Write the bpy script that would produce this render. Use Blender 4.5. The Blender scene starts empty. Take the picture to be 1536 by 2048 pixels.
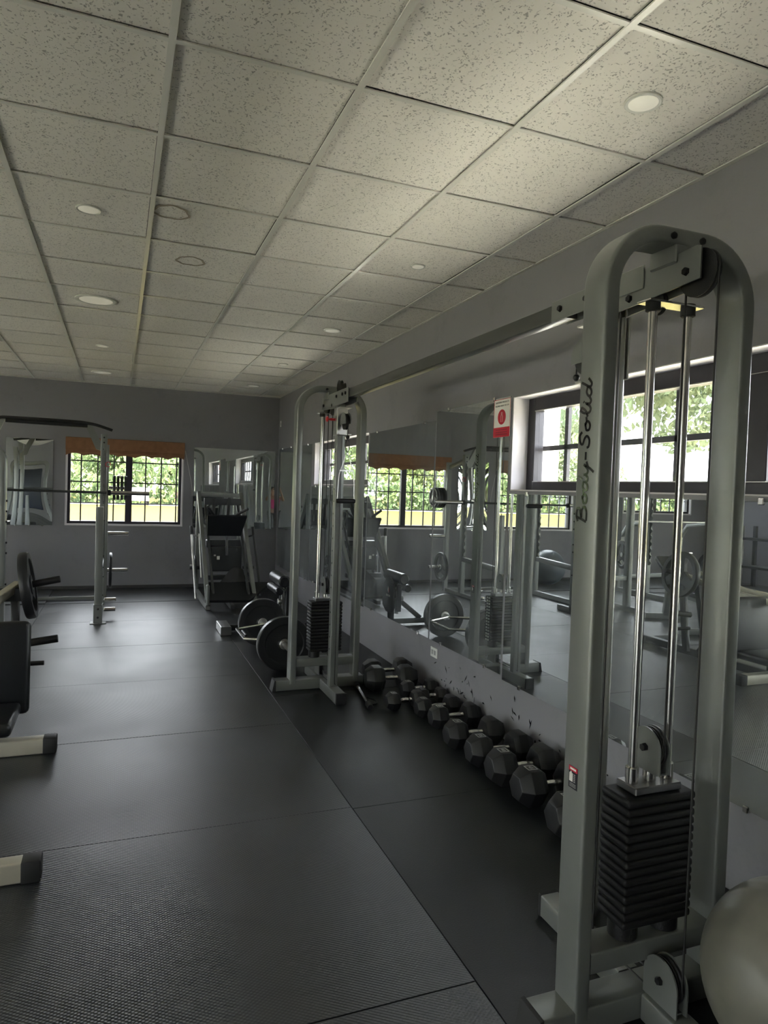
import bpy, bmesh, math, random
from mathutils import Vector, Matrix, Euler
random.seed(7)
PI = math.pi
S = bpy.context.scene
COL = S.collection
HC, W, D, ZC = 1.52, 2.27, 10.42, 2.88      # camera height, right wall, back wall, ceiling
XL, YF = -6.6, -4.2                          # left wall, wall behind the camera

# ------------------------------------------------------------------ materials
def mat(name, col=(.5,.5,.5), rough=.5, metal=0., spec=.5, bump=None, var=None, emit=None, coat=0.):
    m = bpy.data.materials.new(name); m.use_nodes = True
    nt = m.node_tree; N = nt.nodes; L = nt.links
    b = N['Principled BSDF']
    b.inputs['Base Color'].default_value = (*col, 1)
    b.inputs['Roughness'].default_value = rough
    b.inputs['Metallic'].default_value = metal
    b.inputs['Specular IOR Level'].default_value = spec
    b.inputs['Coat Weight'].default_value = coat
    tc = N.new('ShaderNodeTexCoord')
    if var:                                   # (scale, amount): soft wear and dirt
        n = N.new('ShaderNodeTexNoise'); n.inputs['Scale'].default_value = var[0]; n.inputs['Detail'].default_value = 5
        L.new(tc.outputs['Object'], n.inputs['Vector'])
        r = N.new('ShaderNodeValToRGB')
        a = var[1]
        r.color_ramp.elements[0].position = .3; r.color_ramp.elements[1].position = .7
        r.color_ramp.elements[0].color = (*[c*(1-a) for c in col], 1)
        r.color_ramp.elements[1].color = (*[min(1, c*(1+a)) for c in col], 1)
        L.new(n.outputs['Fac'], r.inputs['Fac']); L.new(r.outputs['Color'], b.inputs['Base Color'])
    if bump:                                  # (scale, strength)
        n2 = N.new('ShaderNodeTexNoise'); n2.inputs['Scale'].default_value = bump[0]; n2.inputs['Detail'].default_value = 4
        L.new(tc.outputs['Object'], n2.inputs['Vector'])
        bp = N.new('ShaderNodeBump'); bp.inputs['Strength'].default_value = bump[1]; bp.inputs['Distance'].default_value = .004
        L.new(n2.outputs['Fac'], bp.inputs['Height']); L.new(bp.outputs['Normal'], b.inputs['Normal'])
    if emit:
        b.inputs['Emission Color'].default_value = (*emit[0], 1); b.inputs['Emission Strength'].default_value = emit[1]
    return m

M = {}
M['wall'] = mat('wall_paint', (.34,.335,.35), .75, bump=(60,.15), var=(1.3,.05))
M['reveal'] = mat('reveal_paint', (.62,.60,.62), .6, bump=(60,.1))
M['frame'] = mat('silver_grey_paint', (.205,.215,.205), .34, .4, bump=(400,.08), var=(6,.06))
M['frame_dark'] = mat('charcoal_paint', (.045,.048,.05), .38, .2, bump=(300,.08))
M['chrome'] = mat('chrome', (.72,.71,.68), .16, 1., var=(8,.08))
M['steel'] = mat('brushed_steel', (.55,.55,.54), .32, 1., bump=(200,.1))
M['dullsteel'] = mat('dull_steel', (.27,.27,.28), .3, 1., bump=(200,.1))
M['beam'] = mat('dark_grey_beam_paint', (.075,.078,.074), .3, .3)
M['rubber'] = mat('black_rubber', (.010,.010,.011), .45, bump=(350,.25))
M['plate'] = mat('black_plate_paint', (.02,.021,.023), .36, .0, bump=(120,.15))
M['stack'] = mat('weight_stack_black', (.005,.005,.006), .6, bump=(250,.2))
M['vinyl'] = mat('black_vinyl', (.011,.012,.014), .33, bump=(180,.25))
M['navy'] = mat('navy_vinyl', (.014,.022,.045), .4, bump=(180,.2))
M['cable'] = mat('black_cable', (.012,.012,.012), .5)
M['bolt'] = mat('dark_bolt', (.03,.03,.032), .4, .6)
M['cap'] = mat('black_end_cap', (.018,.018,.018), .6)
M['red'] = mat('red_plastic', (.5,.02,.03), .4)
M['white'] = mat('white_plastic', (.75,.75,.72), .4)
M['brown'] = mat('dark_window_frame', (.020,.018,.026), .35)
M['grille'] = mat('grille_iron', (.05,.05,.055), .5, .3)
M['shade'] = mat('tan_roman_shade', (.25,.125,.062), .85, bump=(250,.4), var=(14,.12))
M['ball'] = mat('grey_ball_vinyl', (.15,.145,.118), .38, var=(9,.12))
M['lens'] = mat('frosted_lamp_lens', (.85,.84,.78), .45, emit=((1,.95,.75), .022))
M['trimw'] = mat('lamp_trim_white', (.66,.66,.62), .5)
M['silvermark'] = mat('silver_print', (.42,.42,.42), .4, .3)
M['ink'] = mat('black_gloss_lettering', (.008,.008,.01), .15, coat=.6)
M['gold'] = mat('beige_tube_paint', (.52,.49,.40), .35, .3, var=(10,.06))
M['skin'] = mat('skin', (.38,.2,.13), .5)
M['pink'] = mat('pink_cloth', (.62,.035,.22), .8, bump=(300,.3))
M['black_cloth'] = mat('black_cloth', (.015,.015,.018), .85)
M['hair'] = mat('dark_hair', (.012,.009,.008), .5, bump=(120,.5))
M['shoe'] = mat('white_shoe', (.6,.6,.6), .6)
M['dark'] = mat('dark_paint_and_void_shade', (.05,.05,.05), .7)
M['sticker'] = mat('sticker_black', (.012,.013,.02), .35)
M['signred'] = mat('sign_red', (.5,.015,.04), .45)
M['pale'] = mat('sign_white', (.78,.77,.72), .5)
M['column'] = mat('white_column_paint', (.8,.8,.8), .7)
M['bark'] = mat('bark', (.12,.085,.06), .9, bump=(20,.6))
M['carwhite'] = mat('car_white', (.12,.12,.125), .25)
M['glassdark'] = mat('car_glass', (.02,.025,.03), .08)
M['road'] = mat('pale_gravel_road', (.5,.47,.42), .9, bump=(5,.3))
M['bounce_paving'] = mat('pale_bounce_concrete', (.58,.57,.49), .85, bump=(9,.2))
M['platgrey'] = mat('grey_grip_plate', (.17,.175,.18), .35, .3, bump=(90,.15))

def nodes_of(m): return m.node_tree.nodes, m.node_tree.links, m.node_tree.nodes['Principled BSDF']

# scuffed lower wall: bluish grey smudges with a shape of their own
def wall_scuff(name, col):
    m = mat(name, col, .7, bump=(60,.12))
    N, L, b = nodes_of(m)
    tc = N.new('ShaderNodeTexCoord')
    n = N.new('ShaderNodeTexNoise'); n.inputs['Scale'].default_value = 2.2; n.inputs['Detail'].default_value = 9; n.inputs['Roughness'].default_value = .72
    L.new(tc.outputs['Object'], n.inputs['Vector'])
    r = N.new('ShaderNodeValToRGB'); r.color_ramp.elements[0].position = .34; r.color_ramp.elements[1].position = .46
    r.color_ramp.elements[0].color = (*[c*.90 for c in col], 1); r.color_ramp.elements[1].color = (*col, 1)
    L.new(n.outputs['Fac'], r.inputs['Fac']); L.new(r.outputs['Color'], b.inputs['Base Color'])
    return m
M['wall'] = wall_scuff('wall_paint_scuffed', (.215,.213,.232))

# mirror with dusty smears
def mirror_mat(name, dust):
    m = bpy.data.materials.new(name); m.use_nodes = True
    N, L, b = nodes_of(m)
    b.inputs['Metallic'].default_value = 1; b.inputs['Base Color'].default_value = (.74,.78,.77,1); b.inputs['Roughness'].default_value = .0
    d = N.new('ShaderNodeBsdfDiffuse'); d.inputs['Color'].default_value = (.5,.54,.56,1)
    tc = N.new('ShaderNodeTexCoord'); mp = N.new('ShaderNodeMapping'); mp.inputs['Scale'].default_value = (1,1.5,.7)
    n = N.new('ShaderNodeTexNoise'); n.inputs['Scale'].default_value = 1.6; n.inputs['Detail'].default_value = 7; n.inputs['Roughness'].default_value = .62
    L.new(tc.outputs['Object'], mp.inputs['Vector']); L.new(mp.outputs['Vector'], n.inputs['Vector'])
    r = N.new('ShaderNodeMapRange'); r.inputs['From Min'].default_value = .42; r.inputs['From Max'].default_value = .78
    r.inputs['To Min'].default_value = .015; r.inputs['To Max'].default_value = dust
    L.new(n.outputs['Fac'], r.inputs['Value'])
    mx = N.new('ShaderNodeMixShader'); L.new(r.outputs['Result'], mx.inputs['Fac']); L.new(b.outputs[0], mx.inputs[1]); L.new(d.outputs[0], mx.inputs[2])
    L.new(mx.outputs[0], N['Material Output'].inputs['Surface'])
    return m
M['mirror'] = mirror_mat('mirror_silver', .36)
M['mirror_edge'] = mat('mirror_edge', (.12,.2,.18), .2)

def glass_mat(name, tint=.9):
    m = bpy.data.materials.new(name); m.use_nodes = True
    N = m.node_tree.nodes; L = m.node_tree.links; N.remove(N['Principled BSDF'])
    t = N.new('ShaderNodeBsdfTransparent'); t.inputs['Color'].default_value = (tint,tint,tint,1)
    g = N.new('ShaderNodeBsdfGlossy'); g.inputs['Roughness'].default_value = .02
    f = N.new('ShaderNodeLayerWeight'); f.inputs['Blend'].default_value = .12
    mk = N.new('ShaderNodeMath'); mk.operation = 'MULTIPLY'; mk.inputs[1].default_value = .5; L.new(f.outputs['Facing'], mk.inputs[0])
    mx = N.new('ShaderNodeMixShader'); L.new(mk.outputs[0], mx.inputs['Fac']); L.new(t.outputs[0], mx.inputs[1]); L.new(g.outputs[0], mx.inputs[2])
    L.new(mx.outputs[0], N['Material Output'].inputs['Surface'])
    return m
M['glass'] = glass_mat('window_glass')

# ceiling tile: fissured mineral fibre
def ceiling_mat():
    m = mat('mineral_fibre_tile', (.76,.73,.69), .9)
    N, L, b = nodes_of(m); tc = N.new('ShaderNodeTexCoord')
    v = N.new('ShaderNodeTexVoronoi'); v.inputs['Scale'].default_value = 85
    n0 = N.new('ShaderNodeTexNoise'); n0.inputs['Scale'].default_value = 30
    mixv = N.new('ShaderNodeMixRGB'); mixv.inputs['Fac'].default_value = .06
    L.new(tc.outputs['Object'], mixv.inputs[1]); L.new(tc.outputs['Object'], n0.inputs['Vector']); L.new(n0.outputs['Color'], mixv.inputs[2])
    L.new(mixv.outputs[0], v.inputs['Vector'])
    n = N.new('ShaderNodeTexNoise'); n.inputs['Scale'].default_value = 46; n.inputs['Detail'].default_value = 2
    L.new(tc.outputs['Object'], n.inputs['Vector'])
    r1 = N.new('ShaderNodeMapRange'); r1.inputs['From Min'].default_value = .22; r1.inputs['From Max'].default_value = .34
    L.new(v.outputs['Distance'], r1.inputs['Value'])
    r2 = N.new('ShaderNodeMapRange'); r2.inputs['From Min'].default_value = .53; r2.inputs['From Max'].default_value = .60
    L.new(n.outputs['Fac'], r2.inputs['Value'])
    mx = N.new('ShaderNodeMath'); mx.operation = 'MAXIMUM'; L.new(r1.outputs[0], mx.inputs[0]); L.new(r2.outputs[0], mx.inputs[1])
    c = N.new('ShaderNodeMixRGB'); c.inputs[1].default_value = (.40,.385,.36,1)
    n3 = N.new('ShaderNodeTexNoise'); n3.inputs['Scale'].default_value = 1.1; L.new(tc.outputs['Object'], n3.inputs['Vector'])
    rr = N.new('ShaderNodeValToRGB'); rr.color_ramp.elements[0].position = .35; rr.color_ramp.elements[1].position = .65
    rr.color_ramp.elements[0].color = (.78,.75,.70,1); rr.color_ramp.elements[1].color = (.82,.79,.74,1)
    L.new(n3.outputs['Fac'], rr.inputs['Fac']); L.new(rr.outputs[0], c.inputs[2])
    L.new(mx.outputs[0], c.inputs['Fac']); L.new(c.outputs[0], b.inputs['Base Color'])
    bp = N.new('ShaderNodeBump'); bp.inputs['Strength'].default_value = .5; bp.inputs['Distance'].default_value = .003
    L.new(mx.outputs[0], bp.inputs['Height']); L.new(bp.outputs[0], b.inputs['Normal'])
    return m
M['ceil'] = ceiling_mat()
M['grid'] = mat('ceiling_grid_white', (.70,.69,.64), .28)

# rubber mats
def mat_rubber(name, col, pitch, strength, rough, spec=.5):
    m = mat(name, col, rough, spec=spec)
    N, L, b = nodes_of(m); tc = N.new('ShaderNodeTexCoord')
    n = N.new('ShaderNodeTexNoise'); n.inputs['Scale'].default_value = 1.4; n.inputs['Detail'].default_value = 2
    L.new(tc.outputs['Object'], n.inputs['Vector'])
    r = N.new('ShaderNodeValToRGB'); r.color_ramp.elements[0].position = .35; r.color_ramp.elements[1].position = .7
    r.color_ramp.elements[0].color = (*[c*.8 for c in col],1); r.color_ramp.elements[1].color = (*[c*1.25 for c in col],1)
    L.new(n.outputs['Fac'], r.inputs['Fac']); L.new(r.outputs[0], b.inputs['Base Color'])
    rg = N.new('ShaderNodeMapRange'); rg.inputs['From Min'].default_value = .35; rg.inputs['From Max'].default_value = .7
    rg.inputs['To Min'].default_value = rough-.025; rg.inputs['To Max'].default_value = rough+.08
    L.new(n.outputs['Fac'], rg.inputs['Value']); L.new(rg.outputs[0], b.inputs['Roughness'])
    bp = N.new('ShaderNodeBump'); bp.inputs['Strength'].default_value = strength; bp.inputs['Distance'].default_value = .002
    if pitch:
        sx = N.new('ShaderNodeSeparateXYZ'); L.new(tc.outputs['Object'], sx.inputs[0])
        outs = []
        for ax, k in (('X', 2*PI/pitch), ('Y', 2*PI/(pitch*.72))):
            a = N.new('ShaderNodeMath'); a.operation = 'MULTIPLY'; a.inputs[1].default_value = k; L.new(sx.outputs[ax], a.inputs[0])
            s = N.new('ShaderNodeMath'); s.operation = 'SINE'; L.new(a.outputs[0], s.inputs[0]); outs.append(s)
        mu = N.new('ShaderNodeMath'); mu.operation = 'MULTIPLY'; L.new(outs[0].outputs[0], mu.inputs[0]); L.new(outs[1].outputs[0], mu.inputs[1])
        L.new(mu.outputs[0], bp.inputs['Height'])
    else:
        n2 = N.new('ShaderNodeTexNoise'); n2.inputs['Scale'].default_value = 170; n2.inputs['Detail'].default_value = 3
        L.new(tc.outputs['Object'], n2.inputs['Vector']); L.new(n2.outputs['Fac'], bp.inputs['Height'])
    nw = N.new('ShaderNodeTexNoise'); nw.inputs['Scale'].default_value = 2.6; nw.inputs['Detail'].default_value = 1; L.new(tc.outputs['Object'], nw.inputs['Vector'])
    bw = N.new('ShaderNodeBump'); bw.inputs['Strength'].default_value = .18; bw.inputs['Distance'].default_value = .02; L.new(nw.outputs['Fac'], bw.inputs['Height'])
    L.new(bp.outputs[0], b.inputs['Normal'])
    return m
M['mat_diamond'] = mat_rubber('diamond_rubber_mat', (.026,.029,.033), .018, .3, .335, 1.0)
M['mat_smooth'] = mat_rubber('smooth_rubber_mat', (.014,.0155,.017), 0, .5, .42)

# ball ribs
def ribs(m):
    N, L, b = nodes_of(m); tc = N.new('ShaderNodeTexCoord'); w = N.new('ShaderNodeTexWave')
    w.bands_direction = 'X'; w.inputs['Scale'].default_value = 9; w.inputs['Distortion'].default_value = 0
    L.new(tc.outputs['Object'], w.inputs['Vector'])
    bp = N.new('ShaderNodeBump'); bp.inputs['Strength'].default_value = .35; bp.inputs['Distance'].default_value = .003
    L.new(w.outputs['Fac'], bp.inputs['Height']); L.new(bp.outputs[0], b.inputs['Normal'])
ribs(M['ball'])

def leaf_mat(name, a, c):
    m = mat(name, a, .7, spec=.2); N, L, b = nodes_of(m); tc = N.new('ShaderNodeTexCoord')
    n = N.new('ShaderNodeTexNoise'); n.inputs['Scale'].default_value = 1.2; n.inputs['Detail'].default_value = 6
    L.new(tc.outputs['Object'], n.inputs['Vector'])
    r = N.new('ShaderNodeValToRGB'); r.color_ramp.elements[0].position = .35; r.color_ramp.elements[1].position = .65
    r.color_ramp.elements[0].color = (*a,1); r.color_ramp.elements[1].color = (*c,1)
    L.new(n.outputs['Fac'], r.inputs['Fac']); L.new(r.outputs[0], b.inputs['Base Color'])
    tr = N.new('ShaderNodeBsdfTranslucent'); L.new(r.outputs[0], tr.inputs['Color'])
    mx = N.new('ShaderNodeMixShader'); mx.inputs['Fac'].default_value = .4
    L.new(b.outputs[0], mx.inputs[1]); L.new(tr.outputs[0], mx.inputs[2]); L.new(mx.outputs[0], N['Material Output'].inputs['Surface'])
    return m
M['leaf'] = leaf_mat('leaves_green', (.07,.11,.05), (.13,.17,.07))
M['leaf2'] = leaf_mat('leaves_yellow_green', (.10,.14,.05), (.19,.22,.08))
M['leaf3'] = leaf_mat('leaves_pale_green', (.11,.15,.09), (.17,.20,.11))
M['grass'] = leaf_mat('lawn_yellow_green', (.050,.042,.002), (.066,.052,.003))

# ------------------------------------------------------------------ mesh helpers
SPLIT = {'beam_bracket','collar','end_cap','stack_bumper','rod_collar','axle_bolt','frame_bolt','beam_bolt','steel_cable','mounting_clip',
 'grip','sleeve','storage_peg','weight_horn','slide_rail','foot_pad','eye','label_plate','bar_catch_ladder','gusset','press_arm','beam_pulley',
 'swivel_plate','socket','pull_up_bar','rod_bracket','script_stroke','sash_edge'}
def islands(bm):
    seen = set(); out = []
    for v in bm.verts:
        if v in seen: continue
        st = [v]; seen.add(v); I = []
        while st:
            a = st.pop(); I.append(a)
            for e in a.link_edges:
                w = e.other_vert(a)
                if w not in seen: seen.add(w); st.append(w)
        out.append(I)
    return out
class B:
    """collects shapes (world or local coordinates), one build() = one mesh object"""
    def __init__(s): s.bm = bmesh.new()
    def _xf(s, vs, mtx):
        if mtx is not None: bmesh.ops.transform(s.bm, matrix=mtx, verts=vs)
    def box(s, lo, hi, bev=0., mtx=None, seg=1, mi=0):
        lo = Vector(lo); hi = Vector(hi)
        r = bmesh.ops.create_cube(s.bm, size=1.0); vs = r['verts']
        for v in vs: v.co = Vector([lo[i]+(v.co[i]+.5)*(hi[i]-lo[i]) for i in range(3)])
        fs = list({f for v in vs for f in v.link_faces})
        if bev > 0:
            es = list({e for v in vs for e in v.link_edges})
            q = bmesh.ops.bevel(s.bm, geom=es, offset=bev, segments=seg, profile=.5, affect='EDGES')
            vs = list({v for f in q['faces'] for v in f.verts} | {v for v in vs if v.is_valid})
            fs = list({f for v in vs for f in v.link_faces})
        for f in fs: f.material_index = mi
        s._xf(vs, mtx); return s
    def sweep(s, pts, sec, side=None, closed=False, caps=True, mi=0):
        """sweep a closed 2-D section (a along 'side', b across) along pts"""
        pts = [Vector(p) for p in pts]; n = len(pts); rings = []
        prev = None
        for i, p in enumerate(pts):
            if closed: t = (pts[(i+1) % n]-pts[i-1])
            else: t = pts[min(i+1, n-1)]-pts[max(i-1, 0)]
            t.normalize()
            sc = 1.
            if side is not None: a = Vector(side)
            else:
                a = prev if prev is not None else (Vector((0,0,1)) if abs(t.z) < .9 else Vector((1,0,0)))
            a = (a - t*a.dot(t)).normalized(); prev = a
            b = t.cross(a).normalized()
            if 0 < i < n-1 or closed:
                d1 = (pts[i]-pts[i-1]).normalized(); c = max(.4, d1.dot(t)); sc = 1./c
            rings.append([s.bm.verts.new(p + a*u + b*w*(sc if side is not None else 1.)) for u, w in sec])
        m = len(sec); rng = range(n if closed else n-1)
        for i in rng:
            A, C = rings[i], rings[(i+1) % n]
            for k in range(m):
                f = s.bm.faces.new((A[k], A[(k+1) % m], C[(k+1) % m], C[k])); f.material_index = mi
        if caps and not closed:
            for R in (list(reversed(rings[0])), rings[-1]):
                f = s.bm.faces.new(R); f.material_index = mi
        return s
    def tube(s, pts, r, seg=10, closed=False, mi=0):
        return s.sweep(pts, [(r*math.cos(2*PI*k/seg), r*math.sin(2*PI*k/seg)) for k in range(seg)], None, closed, True, mi)
    def rtube(s, pts, a, b, side, rad=.008, mi=0, closed=False):
        """rounded rectangular tube: a = size along side, b = size across"""
        sec = []
        for cx, cy, a0 in ((a/2-rad, b/2-rad, 0), (-a/2+rad, b/2-rad, PI/2), (-a/2+rad, -b/2+rad, PI), (a/2-rad, -b/2+rad, 1.5*PI)):
            for k in range(4): sec.append((cx+rad*math.cos(a0+k*PI/6), cy+rad*math.sin(a0+k*PI/6)))
        return s.sweep(pts, sec, side, closed, True, mi)
    def lathe(s, prof, o, ax, seg=32, mi=0, phase=0.):
        """profile [(along, radius)] turned about axis ax through o"""
        o = Vector(o); ax = Vector(ax).normalized()
        u = ax.orthogonal().normalized()
        if abs(ax.z) < .9: u = (Vector((0,0,1))-ax*ax.z).normalized()
        w = ax.cross(u); rings = []
        for h, r in prof:
            rings.append([s.bm.verts.new(o+ax*h+(u*math.cos(phase+2*PI*k/seg)+w*math.sin(phase+2*PI*k/seg))*max(r, 1e-4)) for k in range(seg)])
        for A, C in zip(rings, rings[1:]):
            for k in range(seg):
                f = s.bm.faces.new((A[k], C[k], C[(k+1) % seg], A[(k+1) % seg])); f.material_index = mi
        for R in (rings[0], list(reversed(rings[-1]))):
            f = s.bm.faces.new(R); f.material_index = mi
        return s
    def cyl(s, p0, p1, r, seg=20, mi=0):
        p0 = Vector(p0); d = Vector(p1)-p0; L = d.length; c = min(.003, r*.2, L*.2)
        return s.lathe([(0, r-c), (c, r), (L-c, r), (L, r-c)], p0, d, seg, mi)
    def prism(s, outline, n, th, o=(0,0,0), ux=(1,0,0), uy=(0,0,1), mi=0):
        """outline (u,v) extruded along n by th"""
        o = Vector(o); ux = Vector(ux); uy = Vector(uy); n = Vector(n).normalized()
        A = [s.bm.verts.new(o+ux*u+uy*v) for u, v in outline]; C = [s.bm.verts.new(x.co+n*th) for x in A]
        k = len(A)
        fs = [s.bm.faces.new(A), s.bm.faces.new(list(reversed(C)))]
        fs += [s.bm.faces.new((A[i], C[i], C[(i+1) % k], A[(i+1) % k])) for i in range(k)]
        for f in fs: f.material_index = mi
        return s
    def ball(s, c, r, seg=24, sc=(1,1,1), mi=0):
        q = bmesh.ops.create_uvsphere(s.bm, u_segments=seg, v_segments=seg//2+2, radius=r)
        for v in q['verts']: v.co = Vector(c)+Vector([v.co[i]*sc[i] for i in range(3)])
        for f in {f for v in q['verts'] for f in v.link_faces}: f.material_index = mi
        return s
    def build(s, name, m, parent=None, local=False, smooth=True):
        bmesh.ops.recalc_face_normals(s.bm, faces=s.bm.faces)
        if parent is not None and not local:
            r = parent; off = Vector((0,0,0)); rz = 0
            while r is not None: off += r.location; r = r.parent
            bmesh.ops.translate(s.bm, vec=-off, verts=s.bm.verts)
        if name in SPLIT:
            isl = islands(s.bm)
            if len(isl) > 1:
                first = None
                for I in isl:
                    q = B(); mp_ = {}
                    for v in I: mp_[v] = q.bm.verts.new(v.co)
                    for f in {f for v in I for f in v.link_faces}: q.bm.faces.new([mp_[v] for v in f.verts]).material_index = f.material_index
                    o = q._link(name, m, parent, smooth)
                    first = first or o
                s.bm.free(); return first
        return s._link(name, m, parent, smooth)
    def _link(s, name, m, parent, smooth):
        me = bpy.data.meshes.new(name); s.bm.to_mesh(me); s.bm.free()
        for x in (m if isinstance(m, (list, tuple)) else [m]): me.materials.append(x)
        if smooth and len(me.polygons):
            me.shade_smooth()
            try: me.set_sharp_from_angle(angle=math.radians(32))
            except Exception: pass
        o = bpy.data.objects.new(name, me); COL.objects.link(o)
        if parent is not None: o.parent = parent
        return o

def thing(name, label, cat, loc=(0,0,0), rz=0, group=None):
    o = bpy.data.objects.new(name, None); COL.objects.link(o); o.empty_display_size = .1
    o.location = loc; o.rotation_euler = (0,0,rz); o['label'] = label; o['category'] = cat
    if group: o['group'] = group
    return o
def tag(o, label, cat, group=None, kind=None):
    o['label'] = label; o['category'] = cat
    if group: o['group'] = group
    if kind: o['kind'] = kind
    return o
def recentre(o):
    """put a single-mesh thing's origin at the base centre of its mesh"""
    vs = [v.co for v in o.data.vertices]
    c = Vector(((min(v.x for v in vs)+max(v.x for v in vs))/2, (min(v.y for v in vs)+max(v.y for v in vs))/2, min(v.z for v in vs)))
    o.data.transform(Matrix.Translation(-c)); o.location = c
    return o
def structure(o): o['kind'] = 'structure'; return o
def copy_tree(o, parent=None):
    c = o.copy(); COL.objects.link(c); c.parent = parent
    for ch in [x for x in bpy.data.objects if x.parent == o]: copy_tree(ch, c)
    return c
def spline(pts, n=6, closed=False):
    pts = [Vector(p) for p in pts]; out = []; k = len(pts)
    rng = k if closed else k-1
    for i in range(rng):
        g = (lambda j: pts[j % k]) if closed else (lambda j: pts[max(0, min(k-1, j))])
        p0, p1, p2, p3 = g(i-1), g(i), g(i+1), g(i+2)
        for q in range(n):
            t = q/n
            out.append(.5*((2*p1)+(-p0+p2)*t+(2*p0-5*p1+4*p2-p3)*t*t+(-p0+3*p1-3*p2+p3)*t**3))
    if not closed: out.append(pts[-1])
    return out
def arc(cx, cy, r, a0, a1, n=8):
    return [(cx+r*math.cos(a0+(a1-a0)*k/n), cy+r*math.sin(a0+(a1-a0)*k/n)) for k in range(n+1)]
def text_mesh(txt, size, o, ux, uy, m, name, parent, depth=.0006, align='CENTER'):
    cu = bpy.data.curves.new(name, 'FONT'); cu.body = txt; cu.size = size; cu.extrude = depth; cu.align_x = align; cu.align_y = 'CENTER'
    cu.resolution_u = 2
    t = bpy.data.objects.new(name, cu); COL.objects.link(t)
    dg = bpy.context.evaluated_depsgraph_get(); dg.update()
    me = bpy.data.meshes.new_from_object(t.evaluated_get(dg))
    bpy.data.objects.remove(t); bpy.data.curves.remove(cu)
    ux = Vector(ux).normalized(); uy = Vector(uy).normalized(); n = ux.cross(uy)
    mt = Matrix.Translation(Vector(o)) @ Matrix((ux, uy, n)).transposed().to_4x4()
    me.transform(mt)
    off = Vector((0,0,0)); r = parent
    while r is not None: off += r.location; r = r.parent
    me.transform(Matrix.Translation(-off))
    me.materials.clear(); me.materials.append(m)
    ob = bpy.data.objects.new(name, me); COL.objects.link(ob); ob.parent = parent
    return ob

# ------------------------------------------------------------------ room shell
def wall_with_holes(name, axis, pos, th, u0, u1, z0, z1, holes, m):
    """axis 'X': wall plane X=pos..pos+th spanning Y u0..u1; axis 'Y' likewise"""
    b = B()
    us = sorted({u0, u1, *[h[0] for h in holes], *[h[1] for h in holes]})
    zs = sorted({z0, z1, *[h[2] for h in holes], *[h[3] for h in holes]})
    def solid(i, j):
        if i < 0 or j < 0 or i >= len(us)-1 or j >= len(zs)-1: return False
        uc = (us[i]+us[i+1])/2; zc = (zs[j]+zs[j+1])/2
        return not any(h[0] < uc < h[1] and h[2] < zc < h[3] for h in holes)
    P = (lambda u, z, t: (pos+t, u, z)) if axis == 'X' else (lambda u, z, t: (u, pos+t, z))
    cache = {}
    def V(u, z, t):
        k = (u, z, t)
        if k not in cache: cache[k] = b.bm.verts.new(P(u, z, t))
        return cache[k]
    for i in range(len(us)-1):
        for j in range(len(zs)-1):
            if not solid(i, j): continue
            a, c, e, f = us[i], us[i+1], zs[j], zs[j+1]
            for t in (0, th): b.bm.faces.new([V(a,e,t), V(c,e,t), V(c,f,t), V(a,f,t)])
            for (di, dj, p, q) in ((-1,0,(a,e),(a,f)), (1,0,(c,e),(c,f)), (0,-1,(a,e),(c,e)), (0,1,(a,f),(c,f))):
                if not solid(i+di, j+dj):
                    fc = b.bm.faces.new([V(*p,0), V(*q,0), V(*q,th), V(*p,th)])
    return structure(b.build(name, m, smooth=False))

WT = .22
WIN_A = (1.45, 3.70, 1.545, 2.125)
WIN_B = (6.33, 8.31, 1.565, 2.085)
WIN_C = (-.68, .865, .905, 2.075)           # back wall, tan shade
WIN_D = (-3.20, -1.62, .905, 2.075)
WIN_E = (-6.0, -4.35, 1.25, 2.075)
wall_with_holes('wall_right', 'X', W, WT, YF-WT, D+WT, -.3, ZC+.25, [WIN_A, WIN_B], M['wall'])
wall_with_holes('wall_back', 'Y', D, WT, XL, W, -.3, ZC+.25, [WIN_C, WIN_D, WIN_E], M['wall'])
LW_FILL = [(-3.9,-.5,.05,2.6), (.1,4.0,.05,2.6), (4.5,8.6,.05,2.6)]  # unseen full-height openings, added to bring daylight in from the left
wall_with_holes('wall_left', 'X', XL-WT, WT, YF-WT, D+WT, -.3, ZC+.25, LW_FILL, M['wall'])
FW_FILL = [(-6.0,-4.6,.0,2.2)]  # unseen opening, added as a daylight fill
wall_with_holes('wall_front', 'Y', YF-WT, WT, XL, W, -.3, ZC+.25, FW_FILL, M['wall'])

# floor: slab with rubber mats laid on it, 6 ft x 4 ft, narrow joints
fb = B(); fb.box((XL, YF, -.3), (W, D, -.012))
g = .0018
xs = [-6.30, -4.47, -2.64, -.81, 1.07]
ys = [-4.2]+[1.83+1.227*k for k in range(-4, 7)]
ys = sorted(set(ys)); ys = [y for y in ys if y < 9.21]+[9.22, 10.41]
for x0, x1 in zip(xs, xs[1:]):
    for y0, y1 in zip(ys, ys[1:]):
        if y1-y0 < .05: continue
        dx = random.uniform(-.001,.001)
        fb.box((x0+g+dx, y0+g, -.0115), (x1-g+dx, y1-g, random.uniform(-.0006,.0006) + (.010 if (y0 > 9.1 and x1 < 1.0) else 0)), .0008, mi=1)
fb.box((-6.6, YF+.01, -.0115), (-6.30-g, D-.01, 0), .0008, mi=1)
yr = [-4.2, -2.45, -.62, 1.21, 3.04, 4.87, 6.70, 8.53, 10.41]
for y0, y1 in zip(yr, yr[1:]): fb.box((1.07+g, y0+g, -.0115), (W-.004, y1-g, 0), .0008, mi=2)
structure(fb.build('floor', [M['dark'], M['mat_diamond'], M['mat_smooth']], smooth=False))
structure(B().box((XL, D-.012, .0), (W, D-.0005, .045), .003).build('baseboard_back', M['dark']))

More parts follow.
